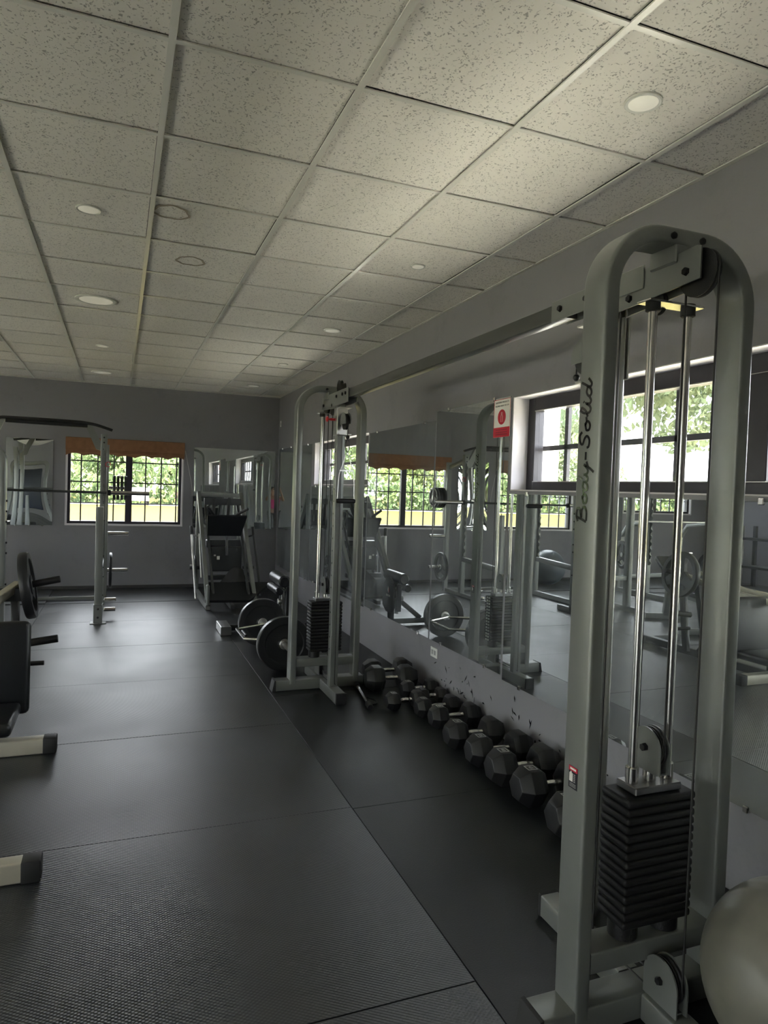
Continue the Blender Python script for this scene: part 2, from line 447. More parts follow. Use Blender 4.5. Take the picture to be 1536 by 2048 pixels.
# ceiling tiles with T-grid
GX0, GY0, GP, GQ = -.4851, 2.2533, .61, .6178
cb = B()
gx = [GX0+GP*i for i in range(-10, 5) if GX0+GP*i > XL]; gy = [GY0+GQ*j for j in range(-10, 14) if YF < GY0+GQ*j < D]
X_ = [XL]+gx+[W]; Y_ = [YF]+gy+[D]
for x0, x1 in zip(X_, X_[1:]):
    for y0, y1 in zip(Y_, Y_[1:]):
        if x1-x0 < .03 or y1-y0 < .03: continue
        z = ZC+.003+random.uniform(0,.002)
        jx, jy = random.uniform(-.0025,.0025), random.uniform(-.0025,.0025); e = .0115
        ax, bx_, ay, by = x0+e+jx, x1-e+jx, y0+e+jy, y1-e+jy
        tl = [random.uniform(-.002,.002) for _ in range(4)]
        lo_ = [cb.bm.verts.new((x, y, z+t)) for (x, y), t in zip(((ax,ay),(bx_,ay),(bx_,by),(ax,by)), tl)]
        hi_ = [cb.bm.verts.new((v.co.x, v.co.y, ZC+.018)) for v in lo_]
        for q in range(4): cb.bm.faces.new((lo_[q], lo_[(q+1)%4], hi_[(q+1)%4], hi_[q]))
        vs = lo_
        cb.bm.faces.new(vs)
cb.box((XL, YF, ZC+.02), (W, D, ZC+.06), mi=1)  # dark sheet: shade of the void behind the tile gaps, put in as colour
ceil = structure(cb.build('ceiling', [M['ceil'], M['dark']], smooth=False))
gb = B()
for x in gx: gb.box((x-.0115, YF, ZC-.0045), (x+.0115, D, ZC+.001), mi=0)
for y in gy:
    for x0, x1 in zip(X_, X_[1:]): gb.box((x0+(.0115 if x0 > XL else 0), y-.010, ZC-.0035), (x1-(.0115 if x1 < W else 0), y+.010, ZC+.001), mi=0)
structure(gb.build('trim_1', M['grid'], smooth=False))
ab = B()
ab.box((W-.022, YF, ZC-.003), (W-.0005, D, ZC+.001)); ab.box((XL, D-.022, ZC-.003), (W-.022, D-.0005, ZC+.001))
structure(ab.build('trim_2', M['grid'], smooth=False))
# unseen roof slab, added with eaves to keep direct sun out of the room
rb = B(); rb.box((XL-1.0, YF-1.0, ZC+.27), (W+.75, D+.8, ZC+.42))
structure(rb.build('sun_stop_roof', M['dark'], smooth=False))

# ------------------------------------------------------------------ windows
def bars_back(win, y, n, xs_, zs_, name):
    f = B(); x0, x1, z0, z1 = win; fw = .05
    f.box((x0, y, z0), (x0+fw, y+.07, z1), .004); f.box((x1-fw, y, z0), (x1, y+.07, z1), .004)
    f.box((x0+fw, y, z0), (x1-fw, y+.07, z0+fw), .004); f.box((x0+fw, y, z1-fw), (x1-fw, y+.07, z1), .004)
    xm = x0+(x1-x0)*.525
    f.box((xm-.045, y-.004, z0+fw), (xm+.045, y+.066, z1-fw), .004)
    o = structure(f.build(name, M['brown']))
    gl = B(); gl.box((x0+fw, y+.03, z0+fw), (x1-fw, y+.034, z1-fw)); gl.build('pane', M['glass'], o, smooth=False)
    gr = B()
    for x in xs_: gr.box((x-.009, y+.10, z0), (x+.009, y+.118, z1))
    for z in zs_: gr.box((x0, y+.098, z-.009), (x1, y+.12, z+.009))
    gr.build('security_grille', M['grille'], o, smooth=False)
    r = B(); r.box((x0+.001, D+.001, z0+.001), (x1-.001, y, z0+.012)); r.box((x0+.001, D+.001, z0+.012), (x0+.012, y, z1)); r.box((x1-.012, D+.001, z0+.012), (x1-.001, y, z1))
    e = .012
    r.box((x0-e, D-.004, z0-e), (x1+e, D+.003, z0+.003)); r.box((x0-e, D-.004, z0), (x0+.003, D+.003, z1)); r.box((x1-.003, D-.004, z0), (x1+e, D+.003, z1))
    r.build('reveal', M['reveal'], o, smooth=False)
    return o
zsC = [1.205, 1.505, 1.80]
bars_back(WIN_C, D+.05, 7, [WIN_C[0]+.18+.215*k for k in range(7)], zsC, 'window_1')
bars_back(WIN_D, D+.05, 7, [WIN_D[0]+.18+.215*k for k in range(7)], zsC, 'window_2')
bars_back(WIN_E, D+.05, 7, [WIN_E[0]+.18+.215*k for k in range(7)], [1.5,1.8], 'window_3')

def side_window(win, x, mulls, vb, zb, name, sgn=1, thick=.08):
    """window set in an X wall; x = inner face of the frame, sgn = outward"""
    y0, y1, z0, z1 = win; f = B()
    def bx(ya, yb, za, zb_, d0=0., d1=.07): 
        a, c = sorted((x+sgn*d0, x+sgn*d1)); f.box((a, ya, za), (c, yb, zb_), .004)
    bx(y0, y0+.06, z0, z1); bx(y1-thick, y1, z0, z1); bx(y0+.06, y1-thick, z0, z0+.06); bx(y0+.06, y1-thick, z1-.085, z1)
    for mu in mulls: bx(mu-.05, mu+.05, z0+.06, z1-.085, -.006, .05)
    o = structure(f.build(name, M['brown']))
    gl = B(); a, c = sorted((x+sgn*.03, x+sgn*.034)); gl.box((a, y0+.06, z0+.06), (c, y1-thick, z1-.085)); gl.build('pane', M['glass'], o, smooth=False)
    ed = B()
    for za in (z0+.058, z1-.088):
        a, c = sorted((x-sgn*.003, x+sgn*.004)); ed.box((a, y0+.06, za), (c, y1-thick, za+.005))
    ed.build('sash_edge', M['steel'], o, smooth=False)
    gr = B(); a, c = sorted((x+sgn*.09, x+sgn*.112))
    for y in vb: gr.box((a, y-.016, z0), (c, y+.016, z1))
    for z in zb: gr.box((a, y0, z-.015), (c, y1, z+.015))
    gr.build('security_grille', M['grille'], o, smooth=False)
    r = B()
    xa, xb = sorted((x, (W if sgn > 0 else XL)+sgn*.001))
    r.box((xa, y0+.001, z1-.006), (xb, y1-.001, z1-.001)); r.box((xa, y1-.008, z0), (xb, y1-.001, z1-.006)); r.box((xa, y0+.001, z0), (xb, y0+.008, z1-.006)); r.box((xa, y0+.008, z0+.001), (xb, y1-.008, z0+.008))
    r.build('reveal', M['reveal'], o, smooth=False)
    return o
side_window(WIN_A, W+.11, [3.02, 2.03], [3.42, 2.76, 2.55, 2.03, 1.75], [1.815], 'window_4')
side_window(WIN_B, W+.11, [7.63], [6.5,6.75,7.0,7.25,7.85,8.1], [1.82], 'window_5')
for k, w in enumerate(LW_FILL): side_window(w, XL-.11, [w[0]+(w[1]-w[0])*q for q in (.25,.5,.75)], [w[0]+.45*i for i in range(1, 8)], [1.2,2.05], 'window_%d' % (6+k), -1)  # glazing of the added left openings
# unseen glazed opening behind the camera, added for fill daylight
dd = B(); x0, x1, z0, z1 = FW_FILL[0]
dd.box((x0, YF-.12, z0), (x0+.06, YF-.05, z1), .004); dd.box((x1-.06, YF-.12, z0), (x1, YF-.05, z1), .004); dd.box((x0+.06, YF-.12, z1-.07), (x1-.06, YF-.05, z1), .004)
dd.box(((x0+x1)/2-.06, YF-.12, z0), ((x0+x1)/2+.06, YF-.05, z1-.07), .004)
dr = structure(dd.build('fill_door_1', M['brown']))
B().box((x0+.06, YF-.09, .02), (x1-.06, YF-.085, z1-.07)).build('pane', M['glass'], dr, smooth=False)

# roman shades
def shade(x0, x1, label):
    t = thing('roman_shade', label, 'window shade', ((x0+x1)/2, D-.02, 1.86), 0, None)
    b = B(); n = 120; ztop = 2.115
    def strip(ya, prof, th=.006):
        rows = []
        for dz in prof:
            rows.append(dz)
        return rows
    # flat upper panel
    b.box((x0, D-.035, 1.945), (x1, D-.012, ztop), .004)
    for k, (za, zb, d) in enumerate(((1.925,1.955,.055), (1.905,1.93,.065))):
        b.cyl((x0+.004, D-d+.02, za+.01), (x1-.004, D-d+.02, za+.01), .016, 10)
    b.build('folded_panel', M['shade'], t)
    b = B(); pa, pb = [], []
    w = x1-x0
    for i in range(n+1):
        x = x0+.004+(w-.008)*i/n; ph = (i/n)*7
        sc = abs(math.sin(PI*ph))**.8
        zb = 1.862+.028*sc + .006*math.sin(3*ph)
        pa.append((x, 1.935)); pb.append((x, zb))
    va = [b.bm.verts.new((x, D-.030-.004*math.sin(i*.35), z)) for i, (x, z) in enumerate(pa)]
    vb = [b.bm.verts.new((x, D-.030-.010*math.sin(i*.35), z)) for i, (x, z) in enumerate(pb)]
    vc = [b.bm.verts.new((v.co.x, v.co.y+.005, v.co.z)) for v in va]; vd = [b.bm.verts.new((v.co.x, v.co.y+.005, v.co.z)) for v in vb]
    for i in range(n):
        b.bm.faces.new((va[i], va[i+1], vb[i+1], vb[i])); b.bm.faces.new((vc[i], vd[i], vd[i+1], vc[i+1])); b.bm.faces.new((vb[i], vb[i+1], vd[i+1], vd[i]))
    b.build('scalloped_valance', M['shade'], t)
    b = B(); b.tube(spline([(x1+.01, D-.02, 2.0), (x1+.05, D-.015, 1.8), (x1+.11, D-.015, 1.5), (x1+.12, D-.015, 1.35)]), .002, 5); b.build('pull_cord', M['white'], t)
    return t
shade(WIN_C[0]-.015, WIN_C[1]+.02, 'tan roman shade with scalloped hem on the window beside the pull-up rack')
s2 = shade(WIN_D[0]-.015, WIN_D[1]+.02, 'tan roman shade on the window left of the narrow mirror, seen only reflected')

# ------------------------------------------------------------------ mirrors
def mirror_r(y0, y1, z0, z1, label, n=1, group='frameless mirror panels along the right wall'):
    t = thing('wall_mirror', label, 'mirror', (W-.008, (y0+y1)/2, z0), 0, group)
    b = B(); b.box((W-.0065, y0+.002, z0), (W-.0005, y1-.002, z1)); o = b.build('glass_sheet', [M['mirror']], t, smooth=False)
    c = B()
    for y in (y0+.2, y1-.2):
        for z in (z0, z1): c.box((W-.013, y-.012, z-.012), (W-.0066, y+.012, z+.014), .003)
    c.build('mounting_clip', M['chrome'], t)
    return t
mirror_r(9.35, 10.30, .33, 2.09, 'mirror panel on the right wall nearest the far corner')
mirror_r(8.42, 9.33, .34, 2.08, 'tall mirror panel just beyond the farther right-hand window')
mirror_r(7.45, 8.40, .36, 1.545, 'short mirror under the far half of the farther right-hand window')
mirror_r(6.31, 7.43, .37, 1.545, 'short mirror under the near half of the farther right-hand window')
mirror_r(4.80, 6.29, .385, 2.07, 'wide tall mirror behind the far cable tower, reflecting the shaded window')
mirror_r(3.72, 4.78, .385, 2.135, 'tall mirror carrying the red warning sign')
mirror_r(2.75, 3.70, .36, 1.525, 'short mirror under the nearer window, left of the near cable tower')
mirror_r(1.70, 2.73, .345, 1.525, 'short mirror seen through the near cable tower')
mirror_r(.62, 1.68, .34, 1.525, 'short mirror at the right edge behind the exercise ball')
mirror_r(-.6, .60, .34, 1.525, 'short mirror beside the camera, right of the exercise ball')
def mirror_b(x0, x1, z0, z1, label, wav=0.):
    t = thing('wall_mirror', label, 'mirror', ((x0+x1)/2, D-.01, z0))
    b = B(); nx, nz = 24, 36; gr = []
    for i in range(nx+1):
        col = []
        for j in range(nz+1):
            x = x0+(x1-x0)*i/nx; z = z0+(z1-z0)*j/nz
            col.append(b.bm.verts.new((x, D-.010-wav*(math.sin(PI*i/nx)*1.0*math.sin(PI*j/nz)+.25*math.sin(2.3*PI*j/nz+i/nx)), z)))
        gr.append(col)
    for i in range(nx):
        for j in range(nz): b.bm.faces.new((gr[i][j], gr[i+1][j], gr[i+1][j+1], gr[i][j+1]))
    bk = [[b.bm.verts.new((v.co.x, D-.001, v.co.z)) for v in (gr[0][0], gr[nx][0], gr[nx][nz], gr[0][nz])]]
    b.bm.faces.new(bk[0])
    for i in range(nx):
        pass
    o = b.build('glass_sheet', [M['mirror']], t)
    c = B()
    for x in (x0+.12, (x0+x1)/2, x1-.12): c.box((x-.012, D-.02, z0-.012), (x+.012, D-.001, z0+.002), .002)
    c.build('mounting_clip', M['chrome'], t)
    return t
mirror_b(-1.42, -.847, .89, 2.065, 'narrow warped mirror on the back wall left of the shaded window', .006)
mirror_b(1.02, 2.225, .875, 2.06, 'wide mirror on the back wall behind the leg press', .001)

# ------------------------------------------------------------------ ceiling lamps
def lamp(x, y, r, label, blank=False):
    t = thing('ceiling_downlight', label, 'ceiling light', (x, y, ZC), 0)
    b = B(); b.lathe([(.003,r*.80), (.0045,r*.84), (.006,r*.93), (.003,r), (-.003,r)], (x, y, ZC), (0,0,-1), 40)
    b.build('trim_ring', M['trimw'], t)
    b = B(); b.lathe([(-.002,r*.79), (.0035,r*.79), (.005,r*.6), (.0058,.002)], (x, y, ZC), (0,0,-1), 40); b.build('diffuser', M['lens'], t)
    return t
lamp(1.652, 1.93, .063, 'round recessed ceiling light nearest the camera, top right of the photo')
lamp(-.17, 3.80, .062, 'small round recessed ceiling light at the left, nearer of the left row')
lamp(-.189, 5.66, .148, 'large round recessed ceiling light in the left row, biggest of all')
lamp(-.183, 7.53, .062, 'small round ceiling light between the large light and the back-left light')
lamp(-.221, 9.35, .13, 'wide round ceiling light nearest the back wall in the left row')
lamp(1.685, 5.72, .075, 'round ceiling light above the far cable tower, in the right row')
lamp(1.671, 7.56, .055, 'small round ceiling light beyond the far cable tower')
lamp(1.678, 9.39, .09, 'round ceiling light nearest the far right corner')
lamp(1.659, 3.85, .045, 'tiny round ceiling light above the row of dumbbells')
def stain(x, y, r, label):
    b = B(); n = 36
    pts = [(x+r*(1+.05*math.sin(3*a)+.04*math.sin(7*a))*math.cos(a), y+r*(1+.05*math.sin(3*a)+.04*math.sin(7*a))*math.sin(a), ZC-.0006) for a in [2*PI*k/n for k in range(n)]]
    b.sweep(pts, [(.0008,.006), (.0008,-.006), (-.0008,-.006), (-.0008,.006)], (0,0,1), closed=True)
    return tag(recentre(b.build('water_stain_ring', mat('stain_brown', (.36,.31,.24), .9))), label, 'ceiling stain')
stain(.219, 3.656, .085, 'brown ring-shaped stain on the ceiling tile near the left row of lights')
stain(.38, 4.39, .08, 'faint brown ring stain on the ceiling, farther and right of the other ring')

# ------------------------------------------------------------------ cable machine
CM = thing('cable_crossover_machine', 'large silver grey twin-tower cable machine standing along the mirrored right wall', 'exercise machine', (1.487, 3.3, 0))
XA, XB, XM = 1.216, 1.762, 1.487
SCRIPT = [
 (.0, [[(0,.0),(.12,.5),(.22,1.0)], [(.0,.92),(.35,1.08),(.68,.98),(.66,.72),(.2,.54),(.62,.5),(.8,.24),(.55,.0),(.05,-.02)]]),
 (.95, [[(.32,.5),(.05,.36),(.06,.08),(.3,.0),(.5,.2),(.42,.46),(.3,.5),(.5,.38),(.75,.44)]]),
 (1.65, [[(.5,.42),(.22,.5),(.0,.25),(.1,.0),(.35,.06),(.58,.5),(.78,1.08)], [(.56,.5),(.5,.1),(.68,.0),(.9,.3)]]),
 (2.5, [[(.0,.45),(.06,.1),(.3,.06),(.55,.48)], [(.55,.48),(.38,-.1),(.15,-.6)], [(.4,.0),(.7,.2)]]),
 (3.3, [[(.0,.32),(.42,.32)]]),
 (3.95, [[(.85,.82),(.66,1.06),(.3,.98),(.2,.72),(.5,.52),(.62,.26),(.42,.0),(.08,.04),(.0,.24)]]),
 (4.85, [[(.32,.5),(.05,.36),(.06,.08),(.3,.0),(.5,.2),(.42,.46),(.3,.5),(.5,.38),(.75,.44)]]),
 (5.6, [[(.0,.3),(.3,.5),(.52,.95),(.38,1.08),(.22,.7),(.22,.15),(.42,.0),(.62,.2)]]),
 (6.2, [[(.0,.2),(.12,.48),(.1,.12),(.26,.0),(.48,.2)], [(.2,.74),(.24,.8)]]),
 (6.7, [[(.5,.42),(.22,.5),(.0,.25),(.1,.0),(.35,.06),(.58,.5),(.78,1.08)], [(.56,.5),(.5,.1),(.68,.0),(.95,.35)]]),
]
def script_text(x, y0, z0, sy, parent, length=.40, h=.046):
    k = length/7.65; b = B()
    for off, strokes in SCRIPT:
        for st in strokes:
            pts = [(x, y0+sy*v*h, z0+(off+u)*k) for u, v in st]
            pts = spline(pts, 5) if len(pts) > 2 else pts
            b.sweep(pts, [(.0007,.0034), (.0007,-.0034), (-.0007,-.0034), (-.0007,.0034)], (1,0,0))
    return b.build('script_lettering', M['ink'], parent)

def tower(yc, d, near):
    """yc: centre of the arch in Y; d: +1 when the adjustable post stands toward +Y"""
    Y = lambda o: yc+d*o
    def bx(b, xa, xb, oa, ob, za, zb, bev=.004, **k):
        ya, yb = sorted((Y(oa), Y(ob))); b.box((xa, ya, za), (xb, yb, zb), bev, **k)
    # arch frame
    r = .17; zt = 2.265; xa, xb = XA+.0245, XB-.0245
    pts = [(xa, .05)] + [(xa, zt-r-.02)] + [(xa+r+r*math.cos(a), zt-r+r*math.sin(a)) for a in [PI-PI/2*k/12 for k in range(13)]]
    pts += [(xb-r+r*math.cos(a), zt-r+r*math.sin(a)) for a in [PI/2-PI/2*k/12 for k in range(13)]] + [(xb, zt-r-.02), (xb, .05)]
    b = B(); b.rtube([(x, yc, z) for x, z in pts], .102, .049, (0,1,0), .010); arch = b.build('arch_frame', M['frame'], CM)
    # base tube, X direction, with plastic end caps
    b = B(); b.rtube([(1.115, yc, .041), (1.80, yc, .041)], .096, .078, (0,1,0), .006)
    b.rtube([(XM, Y(-.05), .041), (XM, Y(-.40), .041)], .078, .075, (0,0,1), .006)
    b.rtube([(XM, Y(.05), .041), (XM, Y(.46), .041)], .078, .075, (0,0,1), .006)
    base = b.build('base_frame', M['frame'], CM)
    b = B()
    for x, s in ((1.115, -1), (1.80, 1)):
        b.prism([(0,.0), (s*.028,.0), (s*.012,.08), (0,.083)], (0,1,0), .10, (x, yc-.05, .0005))
    bx(b, XM-.04, XM+.04, .46, .475, .0005, .083); bx(b, XM-.04, XM+.04, -.40, -.415, .0005, .083)
    b.build('end_cap', M['cap'], base)
    # cross member carrying the stack
    b = B(); b.rtube([(XA+.049, yc, .205), (XB-.049, yc, .205)], .096, .062, (0,1,0), .006)
    b.rtube([(XA+.049, yc, .33), (XA+.049, yc, .33)], .01, .01, (0,1,0), .002) if False else None
    b.build('cross_member', M['frame'], CM)
    b = B()
    for x in (XM-.075, XM+.075): b.cyl((x, yc, .2365), (x, yc, .285), .043, 24)
    b.build('stack_bumper', M['rubber'], CM)
    # weight stack: plates as sub-parts
    st = B(); st.cyl((XM-.065, yc, .27), (XM-.065, yc, .29), .012, 10)
    n = 15; pit = .0252; z0 = .2855
    stk = B(); stk.box((XM-.02, yc-.03, .27), (XM+.02, yc+.03, .286), .002); so = stk.build('weight_stack', M['stack'], CM)
    q = bpy.data.meshes.new('weight_plate'); bb = B(); 
    bb.box((-.125,-.061,0), (.125,.061,pit-.0008), .0095, seg=3)
    master = bb.build('weight_plate', M['stack'], so, local=True)
    so_w = Vector(so.location)+CM.location
    for k in range(n):
        o = master if k == 0 else master.copy()
        if k: COL.objects.link(o)
        o.parent = so; o.location = Vector((XM, yc, z0+k*pit))-so_w
    zt2 = z0+n*pit
    b = B()     # printed weight marks on the aisle-less side (seen in the mirror)
    for k in range(n):
        for dy in (-.026, .006): b.box((XM+.1245, yc+dy, z0+k*pit+.006), (XM+.1268, yc+dy+.020, z0+k*pit+.0175))
    b.build('weight_marks', M['pale'], so)
    # head plate with collars
    b = B(); b.box((XM-.085, yc-.042, zt2+.0015), (XM+.085, yc+.042, zt2+.024), .003); b.build('head_plate', M['dullsteel'], so)
    b = B()
    for x in (XM-.065, XM, XM+.065): b.lathe([(0,.017),(.002,.019),(.046,.019),(.048,.0175)], (x, yc, zt2+.024), (0,0,1), 24)
    b.build('collar', M['chrome'], so)
    # floating pulley on the stack
    hz = zt2+.125
    def dplate(b, x, cy, cz, rr, low, th, mi=0):
        out = [(rr*math.cos(a), rr*math.sin(a)) for a in [PI*k/16 for k in range(17)]]+[(-rr, -low), (rr, -low)]
        b.prism([(u, v) for u, v in out], (1,0,0), th, (x, cy, cz), (0,1,0), (0,0,1), mi)
    def wheel(x, cy, cz, rr, nm, parent, w=.018):
        b = B(); b.lathe([(-w/2, rr*.3), (-w/2, rr), (-w/4, rr*.985), (0, rr*.86), (w/4, rr*.985), (w/2, rr), (w/2, rr*.3)], (x, cy, cz), (1,0,0), 36)
        return b.build(nm, M['rubber'], parent)
    fp = B(); dplate(fp, XM-.019, yc, hz, .060, .066, .004); dplate(fp, XM+.015, yc, hz, .060, .066, .004)
    fp.box((XM-.019, yc-.05, hz-.07), (XM+.019, yc+.05, hz-.064), .001)
    fpo = fp.build('floating_pulley', M['frame'], CM)
    wheel(XM, yc, hz, .058, 'pulley_wheel', fpo)
    B().lathe([(-.008,.011),(-.002,.012),(.04,.012),(.046,.010)], (XM-.024, yc, hz), (1,0,0), 6).build('axle_bolt', M['bolt'], fpo)
    # guide rods
    for x in (XM-.065, XM+.065):
        b = B(); b.cyl((x, yc, zt2+.03), (x, yc, 2.085), .0125, 20); b.build('guide_rod', M['chrome'], CM)
    # top pulley housing: two side plates along Y
    b = B()
    for x in (XM-.031, XM+.026):
        out = [(-.135,-.045), (.215,-.065), (.215,.03), (-.12,.048), (-.135,.042)]
        b.prism([(d*u, v) for u, v in out], (1,0,0), .005, (x, yc, 2.17), (0,1,0), (0,0,1))
    b.box((XM-.027, yc-.02, 2.18), (XM+.027, yc+.02, 2.192), .001); b.box((XM-.027, min(Y(.10),Y(.13)), 2.15), (XM+.027, max(Y(.10),Y(.13)), 2.17), .001)
    ho = b.build('pulley_housing', M['frame'], CM)
    b = B()
    for oy, z in ((-.085, 2.155), (.14, 2.135)): b.lathe([(-.006,.010),(-.001,.012),(.060,.012),(.066,.010)], (XM-.034, Y(oy), z), (1,0,0), 6)
    b.build('axle_bolt', M['bolt'], ho)
    wheel(XM, Y(-.105), 2.150, .066, 'pulley_wheel', ho); wheel(XM, Y(.055), 2.105, .035, 'pulley_wheel', ho); wheel(XM, Y(.19), 2.175, .052, 'pulley_wheel', ho)
    b = B(); b.box((XM-.10, yc-.028, 2.083), (XM+.10, yc+.028, 2.089), .0015); b.build('rod_bracket', M['chrome'], CM)
    b = B()
    for x in (XM-.065, XM+.065): b.lathe([(0,.018),(.002,.021),(.034,.021),(.036,.018)], (x, yc, 2.060), (0,0,1), 20)
    b.build('rod_collar', M['cap'], CM)
    # mounting plate under the arch
    b = B(); b.box((XM-.04, yc-.052, 2.19), (XM+.04, yc+.052, 2.243), .004); b.build('arch_bracket', M['frame'], CM)
    b = B()
    for x in (XM-.05, XM+.055): b.lathe([(0,.010),(.006,.010),(.009,.006)], (x, yc-.051 if near else yc-.0512, 2.262), (0,-1,0), 12)
    b.build('frame_bolt', M['bolt'], CM)
    # adjustable column with holes
    b = B(); b.rtube([(XM, Y(.25), .078), (XM, Y(.25), 2.15)], .062, .062, (1,0,0), .006); pc = b.build('adjustment_post', M['chrome'] if near else M['frame'], CM)
    b = B()
    for k in range(17): 
        b.lathe([(0,.0065),(.0006,.0065)], (XM-.0312, Y(.25), .35+k*.09), (-1,0,0), 12)
    b.build('adjustment_holes', M['ink'], pc)
    # carriage with swivel pulley
    cb_ = B()
    for x in (XM-.040, XM+.034): 
        ya, yb = sorted((Y(.212), Y(.30))); cb_.box((x, ya, 1.905), (x+.006, yb, 2.105), .002)
    ya, yb = sorted((Y(.288), Y(.296))); cb_.box((XM-.036, ya, 1.91), (XM+.036, yb, 2.10), .001)
    for z in (1.905, 2.095): cb_.box((XM-.045, min(Y(.285), Y(.38)), z), (XM+.045, max(Y(.285), Y(.38)), z+.006), .001)
    cg = cb_.build('carriage', M['steel'], CM)
    b = B(); dplate(b, XM-.022, Y(.375), 2.00, .062, .02, .004); dplate(b, XM+.018, Y(.375), 2.00, .062, .02, .004); b.build('swivel_plate', M['frame'], cg)
    wheel(XM, Y(.375), 1.998, .058, 'pulley_wheel', cg)
    b = B(); b.lathe([(0,.009),(.035,.010),(.04,.007),(.052,.007),(.054,.018),(.060,.021),(.068,.012)], (XM-.040, Y(.25), 2.02), (-1,0,0), 18); b.build('pull_pin_knob', [M['red']], cg)
    # floor pulley
    fl = B(); dplate(fl, XM-.021, Y(-.10), .150, .064, .075, .005); dplate(fl, XM+.016, Y(-.10), .150, .064, .075, .005)
    fl.box((XM-.018, min(Y(-.15),Y(-.05)), .079), (XM+.018, max(Y(-.15),Y(-.05)), .084), .001)
    flo = fl.build('floor_pulley', M['frame'], CM); wheel(XM, Y(-.10), .150, .062, 'pulley_wheel', flo)
    B().lathe([(-.008,.010),(-.002,.012),(.046,.012),(.05,.010)], (XM-.024, Y(-.10), .150), (1,0,0), 6).build('axle_bolt', M['bolt'], flo)
    # cables
    b = B(); rr = .0031
    b.tube([(XM, Y(-.170), 2.15), (XM, Y(-.161), .15)], rr, 8)
    b.tube([(XM, Y(-.056), 2.17), (XM, Y(-.054), hz)], rr, 8)
    b.tube([(XM, Y(.056), 2.10), (XM, Y(.054), hz)], rr, 8)
    b.tube([(XM-.006, Y(-.10), .0885), (XM-.006, Y(.20), .0885)], rr, 8)
    b.tube([(XM+.008, Y(-.03), .13), (XM+.008, Y(.30), .098)], rr, 8)
    b.tube([(XM+.004, Y(.292), .098), (XM+.004, Y(.292), 1.93)], rr, 8)
    b.tube([(XM-.012, Y(.20), 2.17), (XM-.012, Y(.205), .10)], rr, 8)
    b.build('steel_cable', M['cable'], CM)
    # hanging clip
    if near: yy = Y(.433); b = B(); b.tube([(XM, yy, 1.99), (XM, yy, 1.945)], rr, 8); b.ball((XM, yy, 1.938), .012, 12); b.build('cable_stop', M['bolt'], CM)
    b = B(); yy = Y(.433)
    b.ball((XM, yy, 1.885), .015, 12); b.tube(spline([(XM, yy, 1.87), (XM-.012, yy, 1.845), (XM-.012, yy, 1.80), (XM, yy, 1.78), (XM+.012, yy, 1.80), (XM+.012, yy, 1.845)], 5, True), .0035, 6, True)
    b.tube([(XM, Y(.433), 1.998), (XM, yy, 1.885)], rr, 8)
    if not near: b.build('cable_clip', M['bolt'], CM)
    else: b.bm.free()
    # lettering and warning sticker on the outer faces
    script_text(XA-.0006, yc-.006, 1.452, 1, arch, h=.040) if near else script_text(XB+.0006, yc-.005, 1.45, 1, arch, h=.04)
    s = -1 if near else 1; xf = XA-.0006 if near else XB+.0006
    b = B(); b.box((xf-.0005, yc-.018, .694), (xf+.0005, yc+.022, .757), .0004, mi=0)
    xo = xf+s*.0006
    b.box((xo-.0003, yc-.0175, .743), (xo+.0003, yc+.0215, .7565), mi=1); b.box((xo-.0004, yc-.011, .747), (xo+.0004, yc+.015, .7525), mi=2)
    b.box((xo-.0003, yc+.003, .713), (xo+.0003, yc+.018, .737), mi=2); b.prism([(0,0),(.012,0),(.006,.008)], (1,0,0), .0006, (xo-.0003, yc+.005, .735), (0,1,0), (0,0,1), 2)
    for k in range(5): b.box((xo-.0003, yc-.008, .714+k*.005), (xo+.0003, yc-.001, .7165+k*.005), mi=3)
    for k in range(3): b.box((xo-.0003, yc-.012, .699+k*.004), (xo+.0003, yc+.016, .7005+k*.004), mi=3)
    b.build('warning_sticker', [M['sticker'], M['signred'], M['pale'], M['silvermark']], arch, smooth=False)
    return arch
NY, FY = 1.5825, 5.02
tower(NY, 1, True); tower(FY, -1, False)
b = B(); b.rtube([(XM, 2.06, 2.185), (XM, 4.62, 2.185)], .062, .052, (0,0,1), .005); b.build('crossbeam', M['beam'], CM)
b = B()
for x in (XM-.036, XM+.031):
    b.box((x, 1.66, 2.150), (x+.005, 2.13, 2.222), .002); b.box((x, 4.50, 2.12), (x+.005, 4.96, 2.222), .002)
b.build('beam_bracket', M['frame'], CM)
b = B()
for y in (2.075, 1.93, 4.55, 4.62, 4.76): b.lathe([(-.008,.009),(-.002,.012),(.078,.012),(.084,.009)], (XM-.038, y, 2.187), (1,0,0), 6)
b.build('beam_bolt', M['bolt'], CM)
b = B(); b.lathe([(-.011,.02),(-.011,.05),(0,.043),(.011,.05),(.011,.02)], (XM, 4.80, 2.262), (1,0,0), 28); b.lathe([(-.011,.02),(-.011,.035),(0,.03),(.011,.035),(.011,.02)], (XM, 4.72, 2.247), (1,0,0), 28)
b.build('beam_pulley', M['rubber'], CM)

# triangular cable grip hanging on the far post's clip
hg = thing('stirrup_grip', 'black stirrup grip hanging on the far tower in front of the window', 'exercise handle', (XM, FY-.433, 1.40))
yy = FY-.433
b = B(); b.tube([(XM-.004, yy, 1.778), (XM-.055, yy, 1.62), (XM-.062, yy, 1.445)], .003, 6); b.tube([(XM+.004, yy, 1.778), (XM+.055, yy, 1.62), (XM+.062, yy, 1.445)], .003, 6)
b.box((XM-.05, yy-.003, 1.645), (XM+.05, yy+.003, 1.655), .001); b.build('strap_bracket', M['steel'], hg)
b = B(); b.lathe([(0,.012),(.01,.017),(.13,.017),(.14,.012)], (XM-.07, yy, 1.437), (1,0,0), 18); b.build('grip', M['rubber'], hg)

